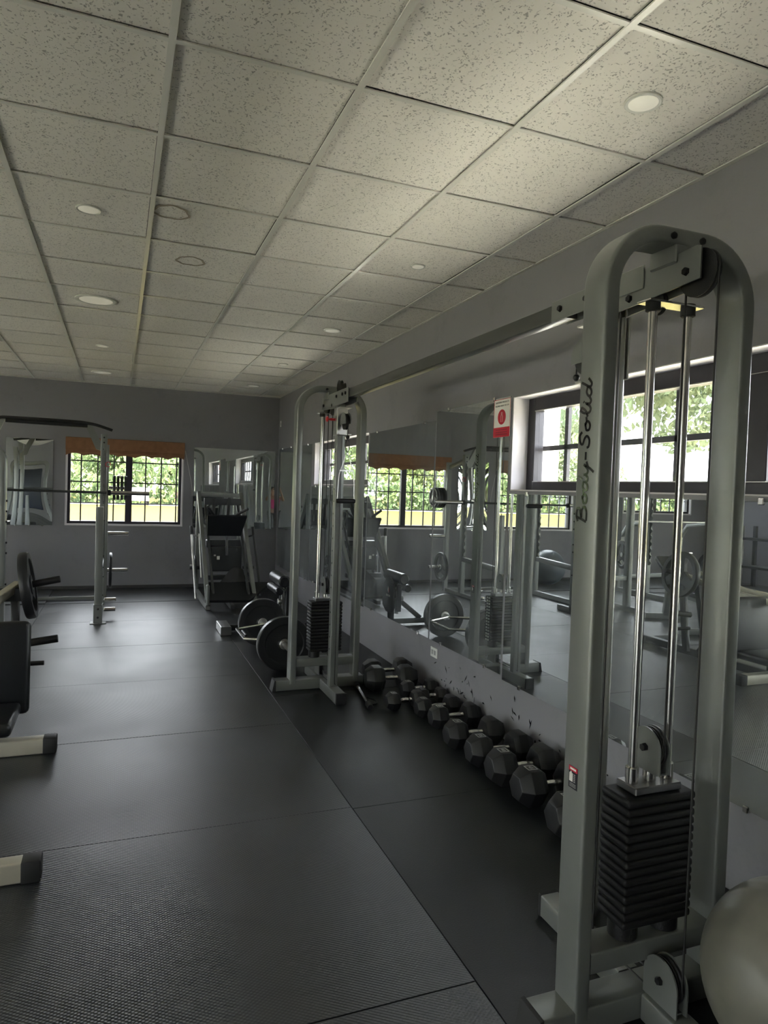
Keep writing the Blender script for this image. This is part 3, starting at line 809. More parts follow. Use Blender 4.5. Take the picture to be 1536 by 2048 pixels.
# ------------------------------------------------------------------ dumbbells
def make_dumbbell(r, L, label, num=None):
    """hex dumbbell, axis along local X, standing on a flat, origin on the floor"""
    t = thing('hex_dumbbell', label, 'dumbbell', (0,0,0), 0, 'hex dumbbells lined up on the floor along the mirrors')
    r *= 1.13; ap = r*math.cos(PI/6); hl = r*1.36
    for s in (-1, 1):
        x0 = s*(L/2-hl)
        b = B(); b.lathe([(0,r*.55), (.0,r*.80), (hl*.22,r), (hl*.62,r), (hl*.97,r*.66), (hl,r*.62)], (x0, 0, ap), (s,0,0), 6, phase=PI/6)
        bmesh.ops.bevel(b.bm, geom=[e for e in b.bm.edges], offset=r*.035, segments=2, profile=.6, affect='EDGES')
        h = b.build('head', M['rubber'], t, local=True)
        if num and s == -1:
            q = r*.30; xc = x0+s*hl*.42; z = 2*ap+.0004
            m_ = B()
            for (ax, ay, bx_, by) in ((-q,-q*.85,q,-q*.68), (-q,q*.68,q,q*.85), (-q,-q*.68,-q*.82,q*.68), (q*.82,-q*.68,q,q*.68)):
                m_.box((xc+ax*.85, ay, z-.001), (xc+bx_*.85, by, z+.0004))
            mk = m_.build('number_frame', M['silvermark'], h, local=True, smooth=False)
            tt = text_mesh(num, q*1.05, (0,0,0), (0,-1,0), (1,0,0), M['silvermark'], 'number', None); tt.data.transform(Matrix.Translation((xc, 0, z))); tt.parent = h
    b = B(); g_ = L/2-hl
    b.lathe([(0,.016), (.012,.0165), (.022,.013), (g_*.6,.0155), (g_,.0165), (2*g_-g_*.6,.0155), (2*g_-.022,.013), (2*g_-.012,.0165), (2*g_,.016)], (-g_, 0, ap), (1,0,0), 16)
    b.build('handle', M['chrome'], t, local=True)
    return t
DB = [ # x,y centre, r, L, rz, label
 (2.02, 2.50, .094, .40, -.06, 'large hex dumbbell half hidden behind the near cable tower, closest of the row', '50'),
 (2.04, 2.83, .091, .40, -.05, 'large hex dumbbell second closest in the row, its back end hidden by the near tower', '45'),
 (2.035, 3.08, .089, .40, -.06, 'large hex dumbbell third closest, its back end by the scuffed wall', '40'),
 (2.04, 3.33, .084, .39, -.05, 'hex dumbbell fourth from the near tower in the floor row', '35'),
 (2.03, 3.61, .080, .37, -.03, 'hex dumbbell fifth from the near tower, number frame clear on its front end', '30'),
 (2.075, 3.95, .071, .35, -.02, 'medium hex dumbbell in the middle of the row with light-catching top faces', '25'),
 (2.06, 4.18, .064, .33, .05, 'smaller hex dumbbell just beyond the middle of the row', '20'),
 (1.90, 4.365, .060, .29, .02, 'small hex dumbbell sitting farthest out from the wall toward the mats', '15'),
 (2.135, 4.43, .054, .235, -.03, 'small hex dumbbell tight against the wall under the outlet', '12'),
 (2.115, 4.61, .060, .29, .0, 'small hex dumbbell in front of the two big far ones', '15'),
 (1.97, 4.82, .092, .40, -.12, 'big hex dumbbell at the far end, nearer of the far pair', None),
 (2.03, 5.05, .088, .40, -.05, 'big hex dumbbell farthest of all, behind the other big far one', None),
]
for x, y, r, L_, rz, lab, num in DB:
    t = make_dumbbell(r, L_, lab, num); t.location = (x, y, .0008); t.rotation_euler.z = rz

# floor attachment bar
t = thing('cable_bar_attachment', 'chrome cable bar with black end grip lying on the floor beside the far big dumbbell', 'exercise handle', (1.70, 4.62, 0))
b = B(); b.tube([(1.722, 4.86, .022), (1.66, 4.47, .022)], .0135, 12); b.build('bar', M['chrome'], t)
b = B(); b.cyl((1.66, 4.475, .0215), (1.645, 4.38, .0215), .020, 14); b.cyl((1.725, 4.88, .0215), (1.737, 4.955, .0215), .020, 14); b.build('grip', M['rubber'], t)
b = B(); b.tube(spline([(1.70, 4.60, .022), (1.735, 4.54, .022), (1.73, 4.47, .02), (1.69, 4.44, .02)]), .006, 8); b.build('chain_link', M['bolt'], t)

# exercise ball
b = B(); b.lathe([(.252-.252*math.cos(PI*k/40), .252*math.sin(PI*k/40)) for k in range(41)], (1.725, 1.245, .0), (.0,.0,1), 64)
ob = tag(recentre(b.build('exercise_ball', M['ball'])), 'large grey-beige exercise ball in front of the near cable tower', 'exercise ball')

# ------------------------------------------------------------------ trap bar and bumper plates
TB = thing('trap_bar', 'chrome hexagonal trap bar lying between two black bumper plates', 'barbell', (1.30, 6.0, 0))
zc = .2255
b = B(); b.tube([(1.30,6.37,zc), (1.02,6.21,zc), (1.02,5.79,zc), (1.30,5.63,zc), (1.58,5.79,zc), (1.58,6.21,zc)], .0135, 10, closed=True); b.build('hexagonal_frame', M['chrome'], TB)
b = B(); b.cyl((1.30,5.64,zc), (1.30,5.30,zc), .0235, 20); b.cyl((1.30,6.36,zc), (1.30,6.70,zc), .0235, 20); b.build('sleeve', M['steel'], TB)
b = B(); b.cyl((1.05,5.9,zc+.001), (1.05,6.1,zc+.001), .013, 12); b.build('grip', M['rubber'], TB)
b = B(); b.tube([(1.035,5.86,zc), (1.535,5.86,zc)], .01, 8)
def bumper(y, label, g=None):
    t = thing('bumper_plate', label, 'weight plate', (1.30, y, 0), 0, 'bumper plates on the trap bar')
    b = B(); R = .225
    b.lathe([(-.030,.026), (-.030,.05), (-.024,.055), (-.024,.155), (-.032,.165), (-.032,.217), (-.027,R), (.027,R), (.032,.217), (.032,.165), (.024,.155), (.024,.055), (.030,.05), (.030,.026)], (1.30, y, zc), (0,1,0), 72)
    b.build('rubber_disc', M['plate'], t)
    b = B(); b.lathe([(-.034,.025), (-.034,.038), (-.0302,.044), (.0302,.044), (.034,.038), (.034,.025)], (1.30, y, zc), (0,1,0), 36); b.build('hub', M['steel'], t)
    return t
bumper(5.545, 'black bumper plate on the near end of the trap bar'); bumper(6.475, 'black bumper plate on the far end of the trap bar')

# ------------------------------------------------------------------ sit-up / roller bench behind the plates
RB = thing('roller_bench', 'dark roller bench with two black foam rollers behind the bumper plates', 'exercise bench', (1.4, 7.12, 0))
b = B(); b.rtube([(1.035,6.95,.052), (1.035,7.30,.052)], .085, .105, (0,0,1), .006); b.build('chrome_foot', M['steel'], RB)
b = B(); b.box((.98,6.945,.0005), (1.09,6.962,.013), .002); b.box((.98,7.288,.0005), (1.09,7.305,.013), .002); b.build('foot_pad', M['cap'], RB)
b = B(); b.rtube([(1.08,7.13,.052), (1.72,7.13,.052)], .06, .06, (0,0,1), .006); b.rtube([(1.28,7.13,.08), (1.56,7.13,.30)], .05, .05, (0,1,0), .006)
b.rtube([(1.64,7.13,.07), (1.64,7.13,.50)], .06, .06, (0,1,0), .006); b.rtube([(1.72,6.90,.03), (1.72,7.40,.03)], .056, .06, (0,0,1), .006); b.build('frame', M['frame_dark'], RB)
b = B(); b.prism([(-.17,.22), (-.14,.50), (-.05,.56), (.10,.50), (.17,.44), (.16,.22), (.05,.16), (-.08,.16)], (1,0,0), .018, (1.665, 7.13, 0), (0,1,0), (0,0,1)); pn = b.build('side_panel', M['frame_dark'], RB)
text_mesh('MATRIX', .034, (1.6842,7.12,.345), (0,1,0), (0,0,1), M['pale'], 'lettering', pn)
b = B(); b.prism([(.0,-.03),(.022,.0),(.012,.045),(-.004,.02)], (1,0,0), .001, (1.6835,7.115,.405), (0,1,0), (0,0,1)); b.prism([(-.022,-.01),(-.004,-.03),(-.008,.02),(-.016,.035)], (1,0,0), .001, (1.6835,7.115,.405), (0,1,0), (0,0,1), 1); b.build('emblem', [M['pale'], M['signred']], pn)
b = B(); b.lathe([(0,.046),(.012,.062),(.48,.062),(.492,.046)], (1.60,6.86,.555), (0,1,0), 28); b.build('roller_pad', M['vinyl'], RB)
b = B(); b.lathe([(0,.032),(.01,.042),(.45,.042),(.46,.032)], (1.55,6.86,.455), (0,1,0), 24); b.build('roller_pad', M['vinyl'], RB)
b = B(); b.rtube([(1.63,6.99,.16),(1.60,6.99,.545)], .03, .03, (0,1,0), .004); b.cyl((1.60,6.95,.555),(1.60,7.3,.555),.012); b.cyl((1.55,6.95,.455),(1.66,6.95,.455),.012)
b.cyl((1.56,6.99,.33),(1.60,6.99,.33),.03); b.build('roller_arm', M['steel'], RB)
b = B(); b.box((1.62,6.875,.20), (1.68,6.895,.50), .006); b.build('end_guard', M['vinyl'], RB)
b = B(); b.cyl((1.83,6.9,.06), (1.86,6.9,.06), .055, 24); b.cyl((1.80,6.9,.06),(1.89,6.9,.06),.02,12); b.build('wheel', M['rubber'], RB)

# ------------------------------------------------------------------ leg press
LP = thing('leg_press_machine', 'grey and black leg press machine against the back wall mirror', 'exercise machine', (1.3, 9.0, 0))
b = B()
b.rtube([(1.03,8.42,.05), (1.03,9.75,1.40)], .05, .075, (1,0,0), .006); b.rtube([(1.60,8.42,.05), (1.60,9.75,1.40)], .05, .075, (1,0,0), .006)
b.rtube([(1.03,9.74,1.38), (1.60,9.74,1.38)], .06, .05, (0,0,1), .005); b.rtube([(1.03,9.78,.04), (1.03,9.78,1.40)], .05, .06, (1,0,0), .005); b.rtube([(1.60,9.78,.04), (1.60,9.78,1.40)], .05, .06, (1,0,0), .005)
b.rtube([(1.03,8.42,.04), (1.03,9.85,.04)], .06, .055, (0,0,1), .005); b.rtube([(1.60,8.42,.04), (1.60,9.85,.04)], .06, .055, (0,0,1), .005)
b.build('frame', M['frame'], LP)
b = B(); b.rtube([(1.10,8.47,.14), (1.10,9.62,1.31)], .03, .03, (1,0,0), .004); b.rtube([(1.53,8.47,.14), (1.53,9.62,1.31)], .03, .03, (1,0,0), .004); b.build('slide_rail', M['frame_dark'], LP)
# sled with its broad pad
b = B(); mt = Matrix.Translation((1.315, 9.08, 0.985)) @ Matrix.Rotation(math.radians(28), 4, 'X')
b.prism([(-.225,-.15), (.205,-.15), (.26,.15), (-.25,.15)], (0,1,0), .035, (0,0,0)); bmesh.ops.transform(b.bm, matrix=mt, verts=b.bm.verts)
b.build('foot_plate', M['vinyl'], LP)
b = B(); b.box((1.08,9.12,.70), (1.56,9.28,.80), .01); b.box((1.12,9.02,.40), (1.52,9.16,.72), .01); b.rtube([(1.315,9.0,.86), (1.315,8.95,.62)], .03, .03, (0,1,0), .004)
b.rtube([(1.16,9.20,.95),(1.20,9.45,1.34)], .04, .04, (1,0,0), .004); b.rtube([(1.34,9.20,.95),(1.40,9.45,1.34)], .04, .04, (1,0,0), .004); b.box((1.07,9.42,1.25), (1.56,9.48,1.34), .006)
b.build('sled', M['frame_dark'], LP)
b = B(); b.box((1.16,9.012,.60), (1.185,9.018,.62)); b.box((1.20,9.012,.555), (1.235,9.018,.60)); b.build('label_plate', M['pale'], LP, smooth=False)
for s, p in ((-1, ((1.16,9.15,1.135), (1.07,9.02,1.24))), (1, ((1.46,9.15,1.135), (1.585,9.02,1.22)))):
    b = B(); b.cyl(p[0], p[1], .019, 14); b.build('hand_grip', M['rubber'], LP)
# outer lever rods
for x0, x1 in ((.895, .955), (1.70, 1.80)):
    b = B(); b.tube([(x0,9.28,.96), ((x0+x1)/2-.01,9.2,.60), (x1,9.1,.04)], .017, 12); xi = 1.0 if x0 < 1 else 1.63
    b.tube([(x0+.005,9.27,.86), (xi,9.30,.83)], .012, 8); b.tube([(xi,9.30,.87), (xi+(.03 if x0 < 1 else .05),9.2,.30)], .011, 8)
    b.build('lever_rod', M['steel'] if x0 < 1 else M['frame_dark'], LP)
    b = B(); b.cyl((x0,9.282,.97), (x0+.008,9.26,.86), .024, 14); b.build('rod_grip', M['rubber'], LP)
# storage pegs at the left side
b = B(); b.cyl((.90,9.45,.40), (1.03,9.45,.40), .024, 16); b.cyl((1.60,9.45,.40), (1.76,9.45,.40), .024, 16); b.build('storage_peg', M['frame_dark'], LP)
# big lower platform and back pad
b = B(); q = [(.995,8.40,.10),(1.53,8.40,.09),(1.85,8.72,.265),(1.06,8.72,.275)]; nn = Vector((0,-.42,.9))*.035
A = [b.bm.verts.new(v) for v in q]; C = [b.bm.verts.new(Vector(v)+nn) for v in q]
b.bm.faces.new(A); b.bm.faces.new(list(reversed(C)))
for i_ in range(4): b.bm.faces.new((A[i_], C[i_], C[(i_+1)%4], A[(i_+1)%4]))
b.build('platform', M['vinyl'], LP)
b = B(); b.box((1.00,8.36,.07), (1.04,8.43,.32), .012); b.build('platform_bracket', M['frame'], LP)
b = B(); mt = Matrix.Translation((1.40, 8.86, .33)) @ Matrix.Rotation(math.radians(-32), 4, 'X')
b.prism([(-.23,-.13),(.14,-.13),(.12,.10),(.07,.13),(.0,.13),(-.05,.10)], (0,1,0), .09, (0,-.045,0)); bmesh.ops.transform(b.bm, matrix=mt, verts=b.bm.verts); b.build('back_pad', M['vinyl'], LP)
b = B(); b.rtube([(1.315,8.36,.045), (1.315,9.3,.045)], .05, .05, (0,0,1), .004); b.rtube([(1.38,8.9,.05),(1.38,8.85,.27)], .04, .04, (1,0,0), .004); b.box((1.06,8.95,.30), (1.58,9.02,.36), .005); b.build('seat_frame', M['frame_dark'], LP)

# spoked plates
def spoked(name, c, ax, R, th, m, label, group=None, cat='weight plate'):
    """three-spoke grip plate: rim, hub and three spokes in one casting"""
    ax = Vector(ax).normalized(); t = thing(name, label, cat, c, 0, group)
    b = B(); b.lathe([(-th/2,R*.80), (-th/2,R*.97), (-th*.3,R), (th*.3,R), (th/2,R*.97), (th/2,R*.80)], (0,0,0), ax, 48)
    # remove the end caps of the rim so it is a ring
    for f in [f for f in b.bm.faces if len(f.verts) == 48]: b.bm.faces.remove(f)
    rim_edges = [e for e in b.bm.edges if len(e.link_faces) == 1]
    bmesh.ops.bridge_loops(b.bm, edges=rim_edges)
    u = Vector((0,0,1)); u = (u-ax*u.dot(ax)).normalized(); w = ax.cross(u)
    for k in range(3):
        a = PI/2+2*PI*k/3; d = u*math.sin(a)+w*math.cos(a); s_ = ax.cross(d)
        b.prism([(R*.12,-R*.26), (R*.84,-R*.17), (R*.84,R*.17), (R*.12,R*.26)], ax, th*.7, -ax*th*.35, d, s_)
    b.lathe([(-th*.45,.026), (-th*.45,R*.30), (th*.45,R*.30), (th*.45,.026)], (0,0,0), ax, 32)
    b.build('casting', m, t, local=True)
    b = B(); b.lathe([(-th*.5,.0255), (-th*.5,.036), (th*.5,.036), (th*.5,.0255)], (0,0,0), ax, 24); b.build('hub_ring', M['steel'], t, local=True)
    return t
spoked('weight_plate', (.965,9.45,.40), (1,0,0), .17, .028, M['plate'], 'black grip plate on the left storage peg of the leg press')
spoked('weight_plate', (1.70,9.45,.40), (1,0,0), .17, .028, M['plate'], 'black grip plate on the right storage peg of the leg press, half hidden')

# ------------------------------------------------------------------ half rack at the left
RK = thing('half_rack', 'silver grey half rack with pull-up bar in front of the shaded window', 'squat rack', (-.8, 8.9, 0))
XR, XLf = -.175, -1.44
b = B()
for x in (XR, XLf):
    b.rtube([(x,8.90,.02), (x,8.90,2.08)], .072, .072, (1,0,0), .007)
    b.rtube([(x+(.02 if x == XR else -.02),9.40,.02), (x+(.02 if x == XR else -.02),9.40,1.98)], .065, .065, (1,0,0), .007)
    b.rtube([(x,8.93,1.99), (x,9.40,1.90)], .06, .06, (1,0,0), .006)
    b.rtube([(x,7.86,.04), (x,9.45,.04)], .07, .07, (1,0,0), .006) if x == XLf else b.rtube([(x,7.90,.04), (x,9.45,.04)], .06, .05, (1,0,0), .006)
    b.rtube([(XLf,9.45,.03), (XR,9.45,.03)], .04, .05, (0,0,1), .004) if x == XR else None
    b.rtube([(x-.008 if x==XR else x,7.875,.012), (x-.008 if x==XR else x,7.875,1.245)], .078, .078, (1,0,0), .007)
b.build('frame', M['frame'], RK)
b = B(); b.box((XR-.085,7.81,.001), (XR+.075,7.95,.011), .002); b.box((XR-.053,7.829,.20), (XR+.037,7.925,.205)); b.box((XR-.052,7.830,.012), (XR+.036,7.924,.20), .003); b.build('foot_sleeve', M['frame'], RK)
b = B()
for z in (.07,.16): b.lathe([(0,.011),(.006,.011),(.008,.007)], (XR-.008,7.830,z), (0,-1,0), 12)
for z in (1.9,1.98,2.04): b.lathe([(0,.010),(.006,.010)], (XR,8.863,z), (0,-1,0), 12)
for z in (.2,.3,.5,.6,.72,1.1): b.lathe([(0,.008),(.008,.008)], (XR+.032,7.875,z), (1,0,0), 8)
b.build('frame_bolt', M['bolt'], RK)
# toothed bar catches on the front face
b = B()
for x in (XR+.005, XLf):
    out = [(0, .55)]; z = .55
    while z < 1.90: out += [(-.055, z+.035), (-.05, z+.06), (-.022, z+.062), (-.018, z+.098)]; z += .10
    out += [(0, z)]
    b.prism(out, (1,0,0), .012, (x-.006, 8.864, 0), (0,1,0), (0,0,1))
b.build('bar_catch_ladder', M['frame'], RK)
b = B(); b.prism([(0,0),(-.13,.24),(-.20,.24),(-.06,-.08),(0,-.10)], (0,1,0), .05, (XR-.03,8.87,1.98)); b.prism([(0,0),(.13,.24),(.20,.24),(.06,-.08),(0,-.10)], (0,1,0), .05, (XLf+.03,8.87,1.98)); b.build('gusset', M['frame'], RK)
b = B(); b.tube(spline([(-.085,8.80,2.125), (-.25,8.80,2.175), (-.36,8.82,2.195), (-.50,8.82,2.205), (-1.15,8.82,2.21), (-1.28,8.82,2.20), (-1.42,8.80,2.17), (-1.55,8.80,2.125)], 4), .017, 12); b.build('pull_up_bar', M['rubber'], RK)
b = B(); b.tube([(-.36,8.88,2.17), (-1.22,8.88,2.18)], .026, 12); b.build('pull_up_bar', M['rubber'], RK)
b = B()
for z, y, n in ((.855,9.40,0), (.385,9.40,0)):
    b.cyl((XR+.055,y,z), (XR+.30,y,z), .025, 20)
    b.cyl((XLf-.055,y,z), (XLf-.30,y,z), .025, 20)
b.cyl((XR+.045,8.2,.20), (XR+.17,8.2,.20), .022, 16); b.cyl((XR+.045,8.15,.10), (XR+.165,8.15,.10), .022, 16)
b.cyl((XR+.055,9.40,1.44), (XR+.27,9.40,1.44), .02, 16)
b.build('storage_peg', M['chrome'], RK)
for x in (XLf, XR): B().rtube([(x,7.92,.52), (x,8.86,.56)], .05, .07, (1,0,0), .005).build('safety_beam', M['frame'], RK)
b = B(); b.tube([(XR+.02+.028*math.cos(a)+.03,8.84,1.72+.028*math.sin(a)) for a in [2*PI*k/20 for k in range(20)]], .004, 6, True); b.build('red_safety_ring', M['red'], RK)
# barbell on the rack
BL = thing('barbell', 'long dark barbell racked across the half rack in front of the window', 'barbell', (-.8, 8.80, 1.36))
b = B(); b.cyl((-1.90,8.80,1.385), (-.135,8.80,1.385), .0145, 14); b.build('shaft', M['frame_dark'], BL)
b = B(); b.cyl((-.09,8.80,1.385), (.345,8.80,1.385), .025, 20); b.cyl((-2.335,8.80,1.385), (-1.90,8.80,1.385), .025, 20); b.build('sleeve', M['chrome'], BL)
b = B(); b.cyl((-.125,8.80,1.385), (-.09,8.80,1.385), .036, 20); b.cyl((-1.93,8.80,1.385), (-1.895,8.80,1.385), .036, 20); b.build('collar', M['bolt'], BL)
plates4 = ['small grip plate on the upper rack peg, closest of four to the rack post', 'small grip plate on the upper rack peg, second from the rack post', 'small grip plate on the upper rack peg, third from the rack post', 'small grip plate on the upper rack peg, outermost of the four']
for k in range(4): spoked('weight_plate', (-.055+k*.045,9.40,1.44), (1,0,0), .155, .032, M['platgrey'] if False else M['plate'], plates4[k], 'small grip plates on the upper rack peg')
spoked('weight_plate', (-.08,9.40,.385), (1,0,0), .225, .035, M['plate'], 'large grip plate on the lower peg at the right side of the half rack')

# ------------------------------------------------------------------ plate-loaded seat machine at the left edge
PM = thing('plate_loaded_machine', 'plate-loaded seated press machine cut off by the left edge of the photo', 'exercise machine', (-.8, 4.6, 0))
b = B(); b.rtube([(-.36,4.19,.045), (-1.30,4.19,.045)], .085, .075, (0,0,1), .008); b.build('front_foot', M['gold'], PM)
b = B(); b.box((-.365,4.148,.001), (-.295,4.232,.090), .008, seg=2); b.box((-1.37,4.148,.001), (-1.30,4.232,.090), .008, seg=2); b.build('end_cap', M['cap'], PM)
b = B(); b.rtube([(-.72,4.2,.05), (-.72,5.75,.05)], .07, .07, (0,0,1), .006); b.rtube([(-.72,4.22,.08), (-.72,4.22,.16)], .06, .06, (1,0,0), .006)
b.rtube([(-1.15,5.72,.04), (-.66,5.72,.04)], .07, .07, (0,0,1), .006); b.rtube([(-.72,5.0,.06), (-.72,4.62,.55)], .06, .06, (1,0,0), .006)
b.rtube([(-.60,5.05,.07), (-.64,5.18,.78)], .05, .06, (1,0,0), .006); b.rtube([(-.86,5.05,.07), (-.82,5.18,.78)], .05, .06, (1,0,0), .006); b.box((-.90,5.1,.70), (-.58,5.22,.79), .006)
b.build('frame', M['frame_dark'], PM)
b = B(); b.box((-.90,3.98,.165), (-.50,4.40,.235), .025, seg=3); b.build('seat', M['vinyl'], PM)
b = B(); mt = Matrix.Translation((-.71,4.47,.415)) @ Matrix.Rotation(math.radians(-4), 4, 'X'); b.box((-.245,-.035,-.27), (.245,.035,.27), .03, seg=3); bmesh.ops.transform(b.bm, matrix=mt, verts=b.bm.verts); b.build('backrest', M['vinyl'], PM)
b = B(); b.rtube([(-.62,5.19,.80), (-.80,4.80,.68), (-.98,4.30,.62)], .055, .055, (0,0,1), .006); b.rtube([(-.86,5.19,.80), (-1.05,4.80,.68), (-1.25,4.35,.62)], .055, .055, (0,0,1), .006); b.build('press_arm', M['gold'], PM)
b = B(); b.cyl((-.99,4.31,.635),(-.99,4.31,.77),.016,14); b.cyl((-1.26,4.36,.635),(-1.26,4.36,.77),.016,14); b.build('grip', M['rubber'], PM)
b = B(); b.cyl((-.585,5.12,.80), (-.36,5.12,.845), .0235, 20); b.cyl((-.90,5.12,.80), (-1.18,5.12,.83), .0235, 20); b.cyl((-.60,5.02,.43), (-.36,5.02,.46), .026, 20); b.cyl((-.60,5.02,.30), (-.44,5.02,.30), .016, 14); b.build('weight_horn', M['rubber'], PM)
spoked('weight_plate', (-.555,5.12,.805), (1,.02,.15), .225, .058, M['plate'], 'black grip plate on the right horn of the seated press machine, at the left edge')
spoked('weight_plate', (-1.0,5.12,.81), (1,0,-.1), .225, .045, M['plate'], 'black grip plate on the left horn of the seated press machine, visible in the mirror')

# tall arched frame behind it
AF = thing('arched_frame_machine', 'tall grey arched frame machine with dark pad at the left edge, before the half rack', 'exercise machine', (-1.45, 7.4, 0))
b = B(); xa, xb, zt, r = -1.035, -1.90, 1.80, .12
pts = [(xa,.02), (xa,zt-r-.02)]+[(xa-r+r*math.cos(a), zt-r+r*math.sin(a)) for a in [PI/2*k/10 for k in range(11)]]+[(xb+r+r*math.cos(a), zt-r+r*math.sin(a)) for a in [PI/2+PI/2*k/10 for k in range(11)]]+[(xb,zt-r-.02), (xb,.02)]
b.rtube([(x,7.4,z) for x, z in pts], .10, .07, (0,1,0), .012)
b.rtube([(xa,7.1,.04), (xa,7.7,.04)], .07, .07, (0,0,1), .006); b.rtube([(xb,7.1,.04), (xb,7.7,.04)], .07, .07, (0,0,1), .006); b.rtube([(xa,7.4,.45), (xb,7.4,.45)], .06, .06, (0,1,0), .006)
b.build('frame', M['frame'], AF)
b = B(); b.box((-1.78,7.40,.95), (-1.13,7.47,1.70), .03, seg=3); b.build('pad', M['navy'], AF)
b = B()
for z in (.5,.8,1.1,.9,1.2,1.3): b.lathe([(0,.010),(.012,.010),(.014,.006)], (-1.001,7.4,z), (1,0,0), 8)
b.build('frame_bolt', M['bolt'], AF)

# bench foot in the lower left corner
BN = thing('flat_bench', 'flat bench whose beige tube foot with black cap enters at the lower left', 'exercise bench', (-.8, 2.2, 0))
b = B(); b.rtube([(-.31,2.855,.044), (-1.15,2.855,.044)], .078, .07, (0,0,1), .008); b.build('front_foot', M['gold'], BN)
b = B(); b.box((-.315,2.815,.001), (-.245,2.895,.086), .008, seg=2); b.box((-1.22,2.815,.001), (-1.145,2.895,.086), .008, seg=2); b.build('end_cap', M['cap'], BN)
b = B(); b.rtube([(-.73,2.84,.05), (-.73,2.80,.36)], .06, .06, (1,0,0), .006); b.rtube([(-.73,2.82,.36), (-.73,1.62,.36)], .06, .06, (1,0,0), .006); b.rtube([(-.73,1.62,.36),(-.73,1.58,.04)], .06, .06, (1,0,0), .006); b.rtube([(-1.0,1.58,.04), (-.46,1.58,.04)], .07, .06, (0,0,1), .006); b.build('frame', M['frame'], BN)
b = B(); b.box((-.87,1.58,.395), (-.59,2.86,.46), .02, seg=3); b.build('pad', M['vinyl'], BN)
b = B(); b.tube([(-.345+.012*math.cos(a),2.855+.012*math.sin(a),.0795) for a in [2*PI*k/16 for k in range(16)]], .0015, 6, True); b.build('cap_ring', M['steel'], BN)

# ------------------------------------------------------------------ equipment seen in the mirrors
def bench(name, x, y, rz, label, incl=0.):
    t = thing(name, label, 'exercise bench', (x, y, 0), rz)
    b = B(); b.rtube([(-.26,.5,.04), (.26,.5,.04)], .07, .06, (0,0,1), .006); b.rtube([(-.26,-.5,.04), (.26,-.5,.04)], .07, .06, (0,0,1), .006)
    b.rtube([(0,.5,.06), (0,.42,.38)], .07, .07, (1,0,0), .006); b.rtube([(0,-.5,.06), (0,-.4,.38)], .07, .07, (1,0,0), .006); b.rtube([(0,-.45,.38), (0,.45,.38)], .06, .06, (1,0,0), .006)
    b.build('frame', M['frame'], t, local=True)
    b = B(); b.box((-.14,-.62,.42), (.14,-.12,.49), .02, seg=3); b.build('seat', M['vinyl'], t, local=True)
    b = B(); b.box((-.14,0,-.035), (.14,.74,.035), .02, seg=3)
    bmesh.ops.transform(b.bm, matrix=Matrix.Translation((0,-.10,.455)) @ Matrix.Rotation(incl, 4, 'X'), verts=b.bm.verts); b.build('backrest', M['vinyl'], t, local=True)
    return t
bench('weight_bench', -1.85, 6.35, .35, 'adjustable black bench seen through the near tower in the mirror', .45)
bench('weight_bench', -2.9, 4.6, 1.4, 'low black bench seen in the mirror at the right edge of the photo', .1)
def rack2(x, y, rz, label):
    t = thing('squat_rack', label, 'squat rack', (x, y, 0), rz)
    b = B()
    for s in (-1, 1):
        b.rtube([(s*.62,0,.03), (s*.62,0,1.95)], .075, .075, (1,0,0), .007); b.rtube([(s*.62,-.6,.04), (s*.62,.7,.04)], .07, .06, (0,0,1), .006)
        b.rtube([(s*.62,.65,.05), (s*.62,.60,.9), (s*.62,.45,1.1), (s*.62,.04,1.15)], .06, .05, (1,0,0), .006)
    b.rtube([(-.62,0,1.93), (.62,0,1.93)], .06, .06, (0,1,0), .006); b.rtube([(-.62,.65,.25), (.62,.65,.25)], .06, .06, (0,1,0), .006)
    b.build('frame', M['frame'], t, local=True)
    b = B()
    for s in (-1, 1):
        out = [(0,.5)]; z = .5
        while z < 1.7: out += [(-.055, z+.035), (-.05, z+.06), (-.022, z+.062), (-.018, z+.098)]; z += .10
        out += [(0, z)]; b.prism(out, (1,0,0), .012, (s*.62-.006, -.036, 0), (0,1,0), (0,0,1))
    b.build('bar_catch_ladder', M['frame'], t, local=True)
    b = B(); b.cyl((-1.05,-.10,1.18), (1.05,-.10,1.18), .0145, 12); b.build('bar', M['steel'], t, local=True)
    for s in (-1, 1):
        b = B(); b.cyl((s*.66,.62,.62), (s*.9,.62,.62), .024, 14); b.build('storage_peg', M['chrome'], t, local=True)
    return t
rack2(-3.75, 8.4, 0, 'grey squat rack with toothed posts seen in the mirror between the near tower posts')
spoked('weight_plate', (-2.95,8.75,.63), (1,.3,0), .225, .04, M['plate'], 'black spoked plate leaning low beside the squat rack in the mirror')
# mirror-side storage rack with a large barbell plate
b = B(); b.box((-6.3,7.0,.35), (-5.95,9.2,.39), .004); b.box((-6.3,7.0,.85), (-5.95,9.2,.89), .004); 
for y in (7.02, 9.14):
    b.box((-6.32,y,.0), (-6.26,y+.06,1.1), .004); b.box((-5.99,y,.0), (-5.93,y+.06,1.1), .004)
tag(recentre(b.build('storage_shelf', M['frame_dark'])), 'low dark storage shelf along the left wall, seen only in the mirrors', 'shelf')
b = B(); b.lathe([(.3-.3*math.cos(PI*k/30), .3*math.sin(PI*k/30)) for k in range(31)], (-2.35, 9.9, 0), (0,0,1), 48)
tag(recentre(b.build('exercise_ball', mat('slate_ball_vinyl', (.10,.12,.14), .35))), 'slate exercise ball by the back wall, seen in the mirror below the reflected window', 'exercise ball')
UP = thing('upright_tower', 'dark upright cable tower near the left wall, seen at the right edge in the mirror', 'exercise machine', (-4.3,5.6,0))
